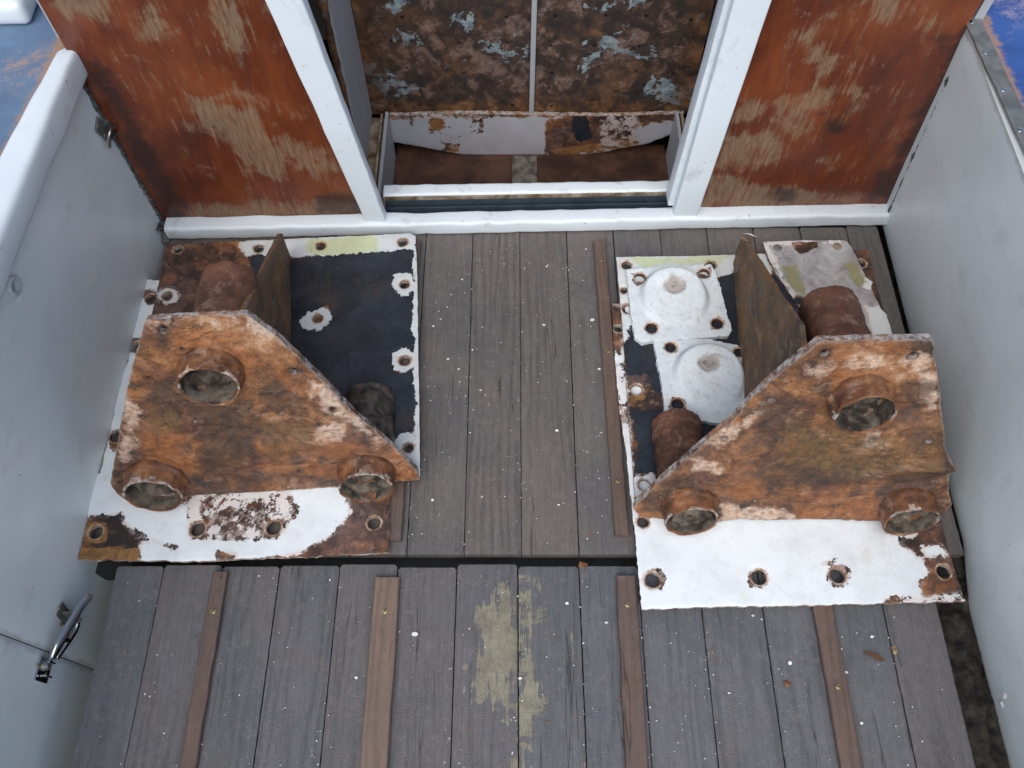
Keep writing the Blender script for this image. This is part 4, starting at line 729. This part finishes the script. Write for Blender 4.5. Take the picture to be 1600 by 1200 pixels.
# ================================================================ LATCHES
def strap(name, pts, wd, th, parent, nrm, mat='steel', sub=6):
    """bent metal bar along pts, width vector lies in wall plane"""
    P = []
    pts = [Vector(p) for p in pts]
    for i in range(len(pts) - 1):
        p0 = pts[max(i - 1, 0)]; p1 = pts[i]; p2 = pts[i + 1]; p3 = pts[min(i + 2, len(pts) - 1)]
        for k in range(sub):
            t = k / sub; P.append(.5 * ((2 * p1) + (p2 - p0) * t + (2 * p0 - 5 * p1 + 4 * p2 - p3) * t * t + (3 * p1 - p0 - 3 * p2 + p3) * t ** 3))
    P.append(pts[-1]); rg = []
    for i, c in enumerate(P):
        d = (P[min(i + 1, len(P) - 1)] - P[max(i - 1, 0)]).normalized(); s = d.cross(nrm).normalized(); u = s.cross(d).normalized(); f = i / (len(P) - 1)
        ww = wd[0] + (wd[1] - wd[0]) * f if isinstance(wd, tuple) else wd; ww *= min(1, .5 + min(f, 1 - f) * 12)
        rg.append([c + s * ww / 2 * math.copysign(abs(math.cos(a)) ** .5, math.cos(a)) + u * th / 2 * math.copysign(abs(math.sin(a)) ** .7, math.sin(a)) for a in [2 * math.pi * j / 14 for j in range(14)]])
    return shade(done(loft(rg), name, M[mat], parent), 60)
nx = Vector((1, 0, 0))
lt = thing('lever_latch', hit(85, 1020, wl.o, wl.n), 'shiny steel lever latch on the left cockpit side, over the vertical panel joint', 'latch', 'steel latches on the left side')
L0 = hit(66, 1046, wl.o, wl.n); L1 = hit(100, 962, wl.o, wl.n)
def off(u, v, h): return hit(u, v, wl.o + nx * h, wl.n)
lever = strap('lever', [off(82, 1028, .012), off(90, 1010, .020), off(104, 985, .026), off(117, 963, .030), off(128, 945, .034), off(141, 930, .040)], (.020, .012), .009, lt, nx)
strap('hook_bar', [off(88, 1029, .010), off(103, 1008, .016), off(118, 985, .020), off(122, 972, .022)], .010, .006, lt, nx)
strap('hinge_bar', [off(76, 1036, .008), off(84, 1018, .016), off(98, 1002, .018), off(110, 1000, .016)], .008, .006, lt, nx)
lathe([(0, .012), (.006, .012), (.0085, .009), (.009, .003), (.012, .0), (.012, -.002)], L0 + Vector((0, .006, .004)), nx, 20, .0012, 90, 4, name='pivot_boss', mat=M['zinc'], parent=lt)
bm = bmesh.new(); box(bm, (0, -.019, -.019), (.0035, .016, .019)); box(bm, (.004, -.012, -.010), (.014, -.009, .010)); box(bm, (.004, .009, -.010), (.014, .012, .010)); done(bm, 'keeper_plate', M['steel'], lt, Matrix.Translation(L0) , bevel=.001)
bm = bmesh.new(); box(bm, (0, -.012, -.024), (.003, .012, .024)); box(bm, (.003, -.002, -.016), (.024, .001, .014)); done(bm, 'base_plate', M['zinc'], lt, Matrix.Translation(L1) @ Matrix.Rotation(R(-15), 4, 'X'), bevel=.001)
for (u, v) in ((93, 950), (96, 975), (60, 1040), (72, 1054)): lathe([(0, .0016), (.003, .0014), (.004, 0)], off(u, v, .0035), nx, 12, name='screw', mat=M['brass'], parent=lt)
l2 = thing('lever_latch', hit(168, 205, wl.o, wl.n), 'small dull hook latch on the left cockpit side, close to the bulkhead', 'latch', 'steel latches on the left side')
strap('hook', [off(181, 188, .004), off(178, 195, .014), off(173, 205, .018), off(170, 218, .012), off(171, 231, .008)], .009, .005, l2, nx)
bm = bmesh.new(); box(bm, (0, -.014, -.026), (.004, .014, .026)); done(bm, 'base_plate', M['zinc'], l2, Matrix.Translation(off(160, 204, .0)) @ Matrix.Rotation(R(18), 4, 'X'), bevel=.001)
for (u, v) in ((154, 197), (164, 212)): lathe([(0, .0016), (.003, .0014), (.004, 0)], off(u, v, .004), nx, 12, name='screw', mat=M['brass'], parent=l2)
lathe([(.0108, .003), (.013, .0035), (.0155, .0025), (.017, 0), (.0165, -.002), (.0108, -.004)], hit(22, 447, wl.o, wl.n), nx, 24, .001, 80, 2, 'hole_collar', M['wall'], tl)
# ================================================================ LITTER
def chips(name, pts, mat, label, zf, seed):
    bm = bmesh.new(); rr = random.Random(seed)
    for (x, y, z, r) in pts:
        n = rr.randint(5, 7); a0 = rr.random() * 6; el = rr.uniform(.5, 1); th = rr.uniform(.0002, .0007); tx, ty = rr.uniform(-.2, .2), rr.uniform(-.2, .2)
        ring = [(r * rr.uniform(.6, 1) * math.cos(a0 + 6.283 * k / n), el * r * rr.uniform(.6, 1) * math.sin(a0 + 6.283 * k / n)) for k in range(n)]
        b = [bm.verts.new((x + p, y + q, z + .0003 + tx * p + ty * q + abs(tx) * r + abs(ty) * r)) for p, q in ring]; t = [bm.verts.new((x + p * .92, y + q * .92, z + .0003 + th + tx * p + ty * q + abs(tx) * r + abs(ty) * r)) for p, q in ring]
        bm.faces.new(t); bm.faces.new(b[::-1])
        for k in range(n): bm.faces.new((b[k], b[(k + 1) % n], t[(k + 1) % n], t[k]))
    return tag(done(bm, name, mat), label, 'paint flakes', None, 'stuff')
pts = []
rr = random.Random(11)
for k in range(200):
    c = rr.choice(EU[5:11]); x = rr.uniform(-.2, .2); y = rr.uniform(.43, 1.09)
    if rr.random() < .3: x = rr.choice((-.083, .0166, .116, .16)) + rr.gauss(0, .006)
    pts.append((x, y, .0008, rr.choice((.0008, .0009, .0011, .0014, .0018)) * rr.uniform(.8, 1.2)))
for k in range(260):
    x = rr.uniform(-.66, .70); y = rr.uniform(.08, .39)
    if rr.random() < .3: x = rr.choice(EL[2:-2]) + rr.gauss(0, .006)
    pts.append((x, y, -.003, rr.choice((.0008, .0009, .0011, .0014, .0018)) * rr.uniform(.8, 1.2)))
BIG = [(925, 500, .0065), (850, 508, .004), (677, 510, .004), (700, 561, .003), (751, 610, .0035), (717, 577, .003), (936, 577, .004), (870, 673, .004), (676, 782, .0035), (873, 789, .003), (722, 437, .003), (854, 417, .003), (648, 991, .006), (557, 1059, .004), (1322, 1051, .004), (813, 1060, .0045), (313, 1128, .005), (886, 943, .004), (1139, 1083, .0035), (1362, 995, .0035), (1176, 962, .004), (1346, 1130, .004), (947, 973, .0045), (1234, 1036, .004)]
for (u, v, r) in BIG:
    z = .0008 if v < 875 else -.003; p = fl(u, v, z); pts.append((p.x, p.y, z, r))
chips('paint_flakes', pts, M['flake'], 'white paint flakes scattered over the weathered planks', 0, 3)
pts = [(*fl(rr.uniform(640, 960), rr.uniform(380, 860), .001)[:2], .0008, rr.uniform(.0008, .0022)) for k in range(24)] + [(*fl(rr.uniform(190, 1440), rr.uniform(900, 1190), -.003)[:2], -.003, rr.uniform(.001, .0028)) for k in range(40)]
chips('rust_flakes', pts, M['orange'], 'small rust flakes scattered over the weathered planks', 0, 5)
def leaf(name, u, v, L, W, ang, mat, label, cat, z=-.003):
    p = fl(u, v, z); bm = bmesh.new(); n = 9; top = []; bot = []
    for k in range(n):
        t = k / (n - 1); wv = W * math.sin(math.pi * min(.97, max(.06, t))) ** .7 * (1 + .3 * math.sin(7 * t + u)) * .5; zz = .0012 + .0022 * math.sin(t * 5)
        top.append((L * (t - .5), wv, zz)); bot.append((L * (t - .5), -wv * .8, zz + .0006))
    a = [bm.verts.new(q) for q in top]; b = [bm.verts.new(q) for q in bot]; a2 = [bm.verts.new((x, y, q + .0008)) for x, y, q in top]; b2 = [bm.verts.new((x, y, q + .0008)) for x, y, q in bot]
    for k in range(n - 1):
        bm.faces.new((a2[k], b2[k], b2[k + 1], a2[k + 1])); bm.faces.new((a[k], a[k + 1], b[k + 1], b[k])); bm.faces.new((a[k], a2[k], a2[k + 1], a[k + 1])); bm.faces.new((b[k], b[k + 1], b2[k + 1], b2[k]))
    bm.faces.new((a[0], b[0], b2[0], a2[0])); bm.faces.new((a[-1], a2[-1], b2[-1], b[-1]))
    return tag(done(bm, name, mat, None, Matrix.Translation(p) @ Matrix.Rotation(R(ang), 4, 'Z')), label, cat)
leaf('rust_chip', 1366, 1026, .034, .010, -22, m_simple('brown_chip', (104, 74, 50), .8), 'long brown rust chip on the nearer floor panel, beside the rightmost cleat', 'rust chip')
leaf('rust_chip', 1230, 1068, .014, .010, 60, M['orange'], 'small orange rust chip on the nearer floor panel, left of the rightmost cleat', 'rust chip')
leaf('rust_chip', 911, 884, .016, .014, 20, M['orange'], 'reddish rust chip lodged at the gap between the floor panels', 'rust chip', 0)
leaf('paint_shaving', 1172, 368, .030, .004, -12, M['flake'], 'thin curled white paint shaving by the white sill, above the right gusset', 'paint shaving', .001)
leaf('paint_chip', 1397, 1016, .014, .012, 80, m_simple('tan_chip', (160, 140, 110), .8), 'tan paint chip on the joint between planks, right of the rightmost cleat', 'paint chip')
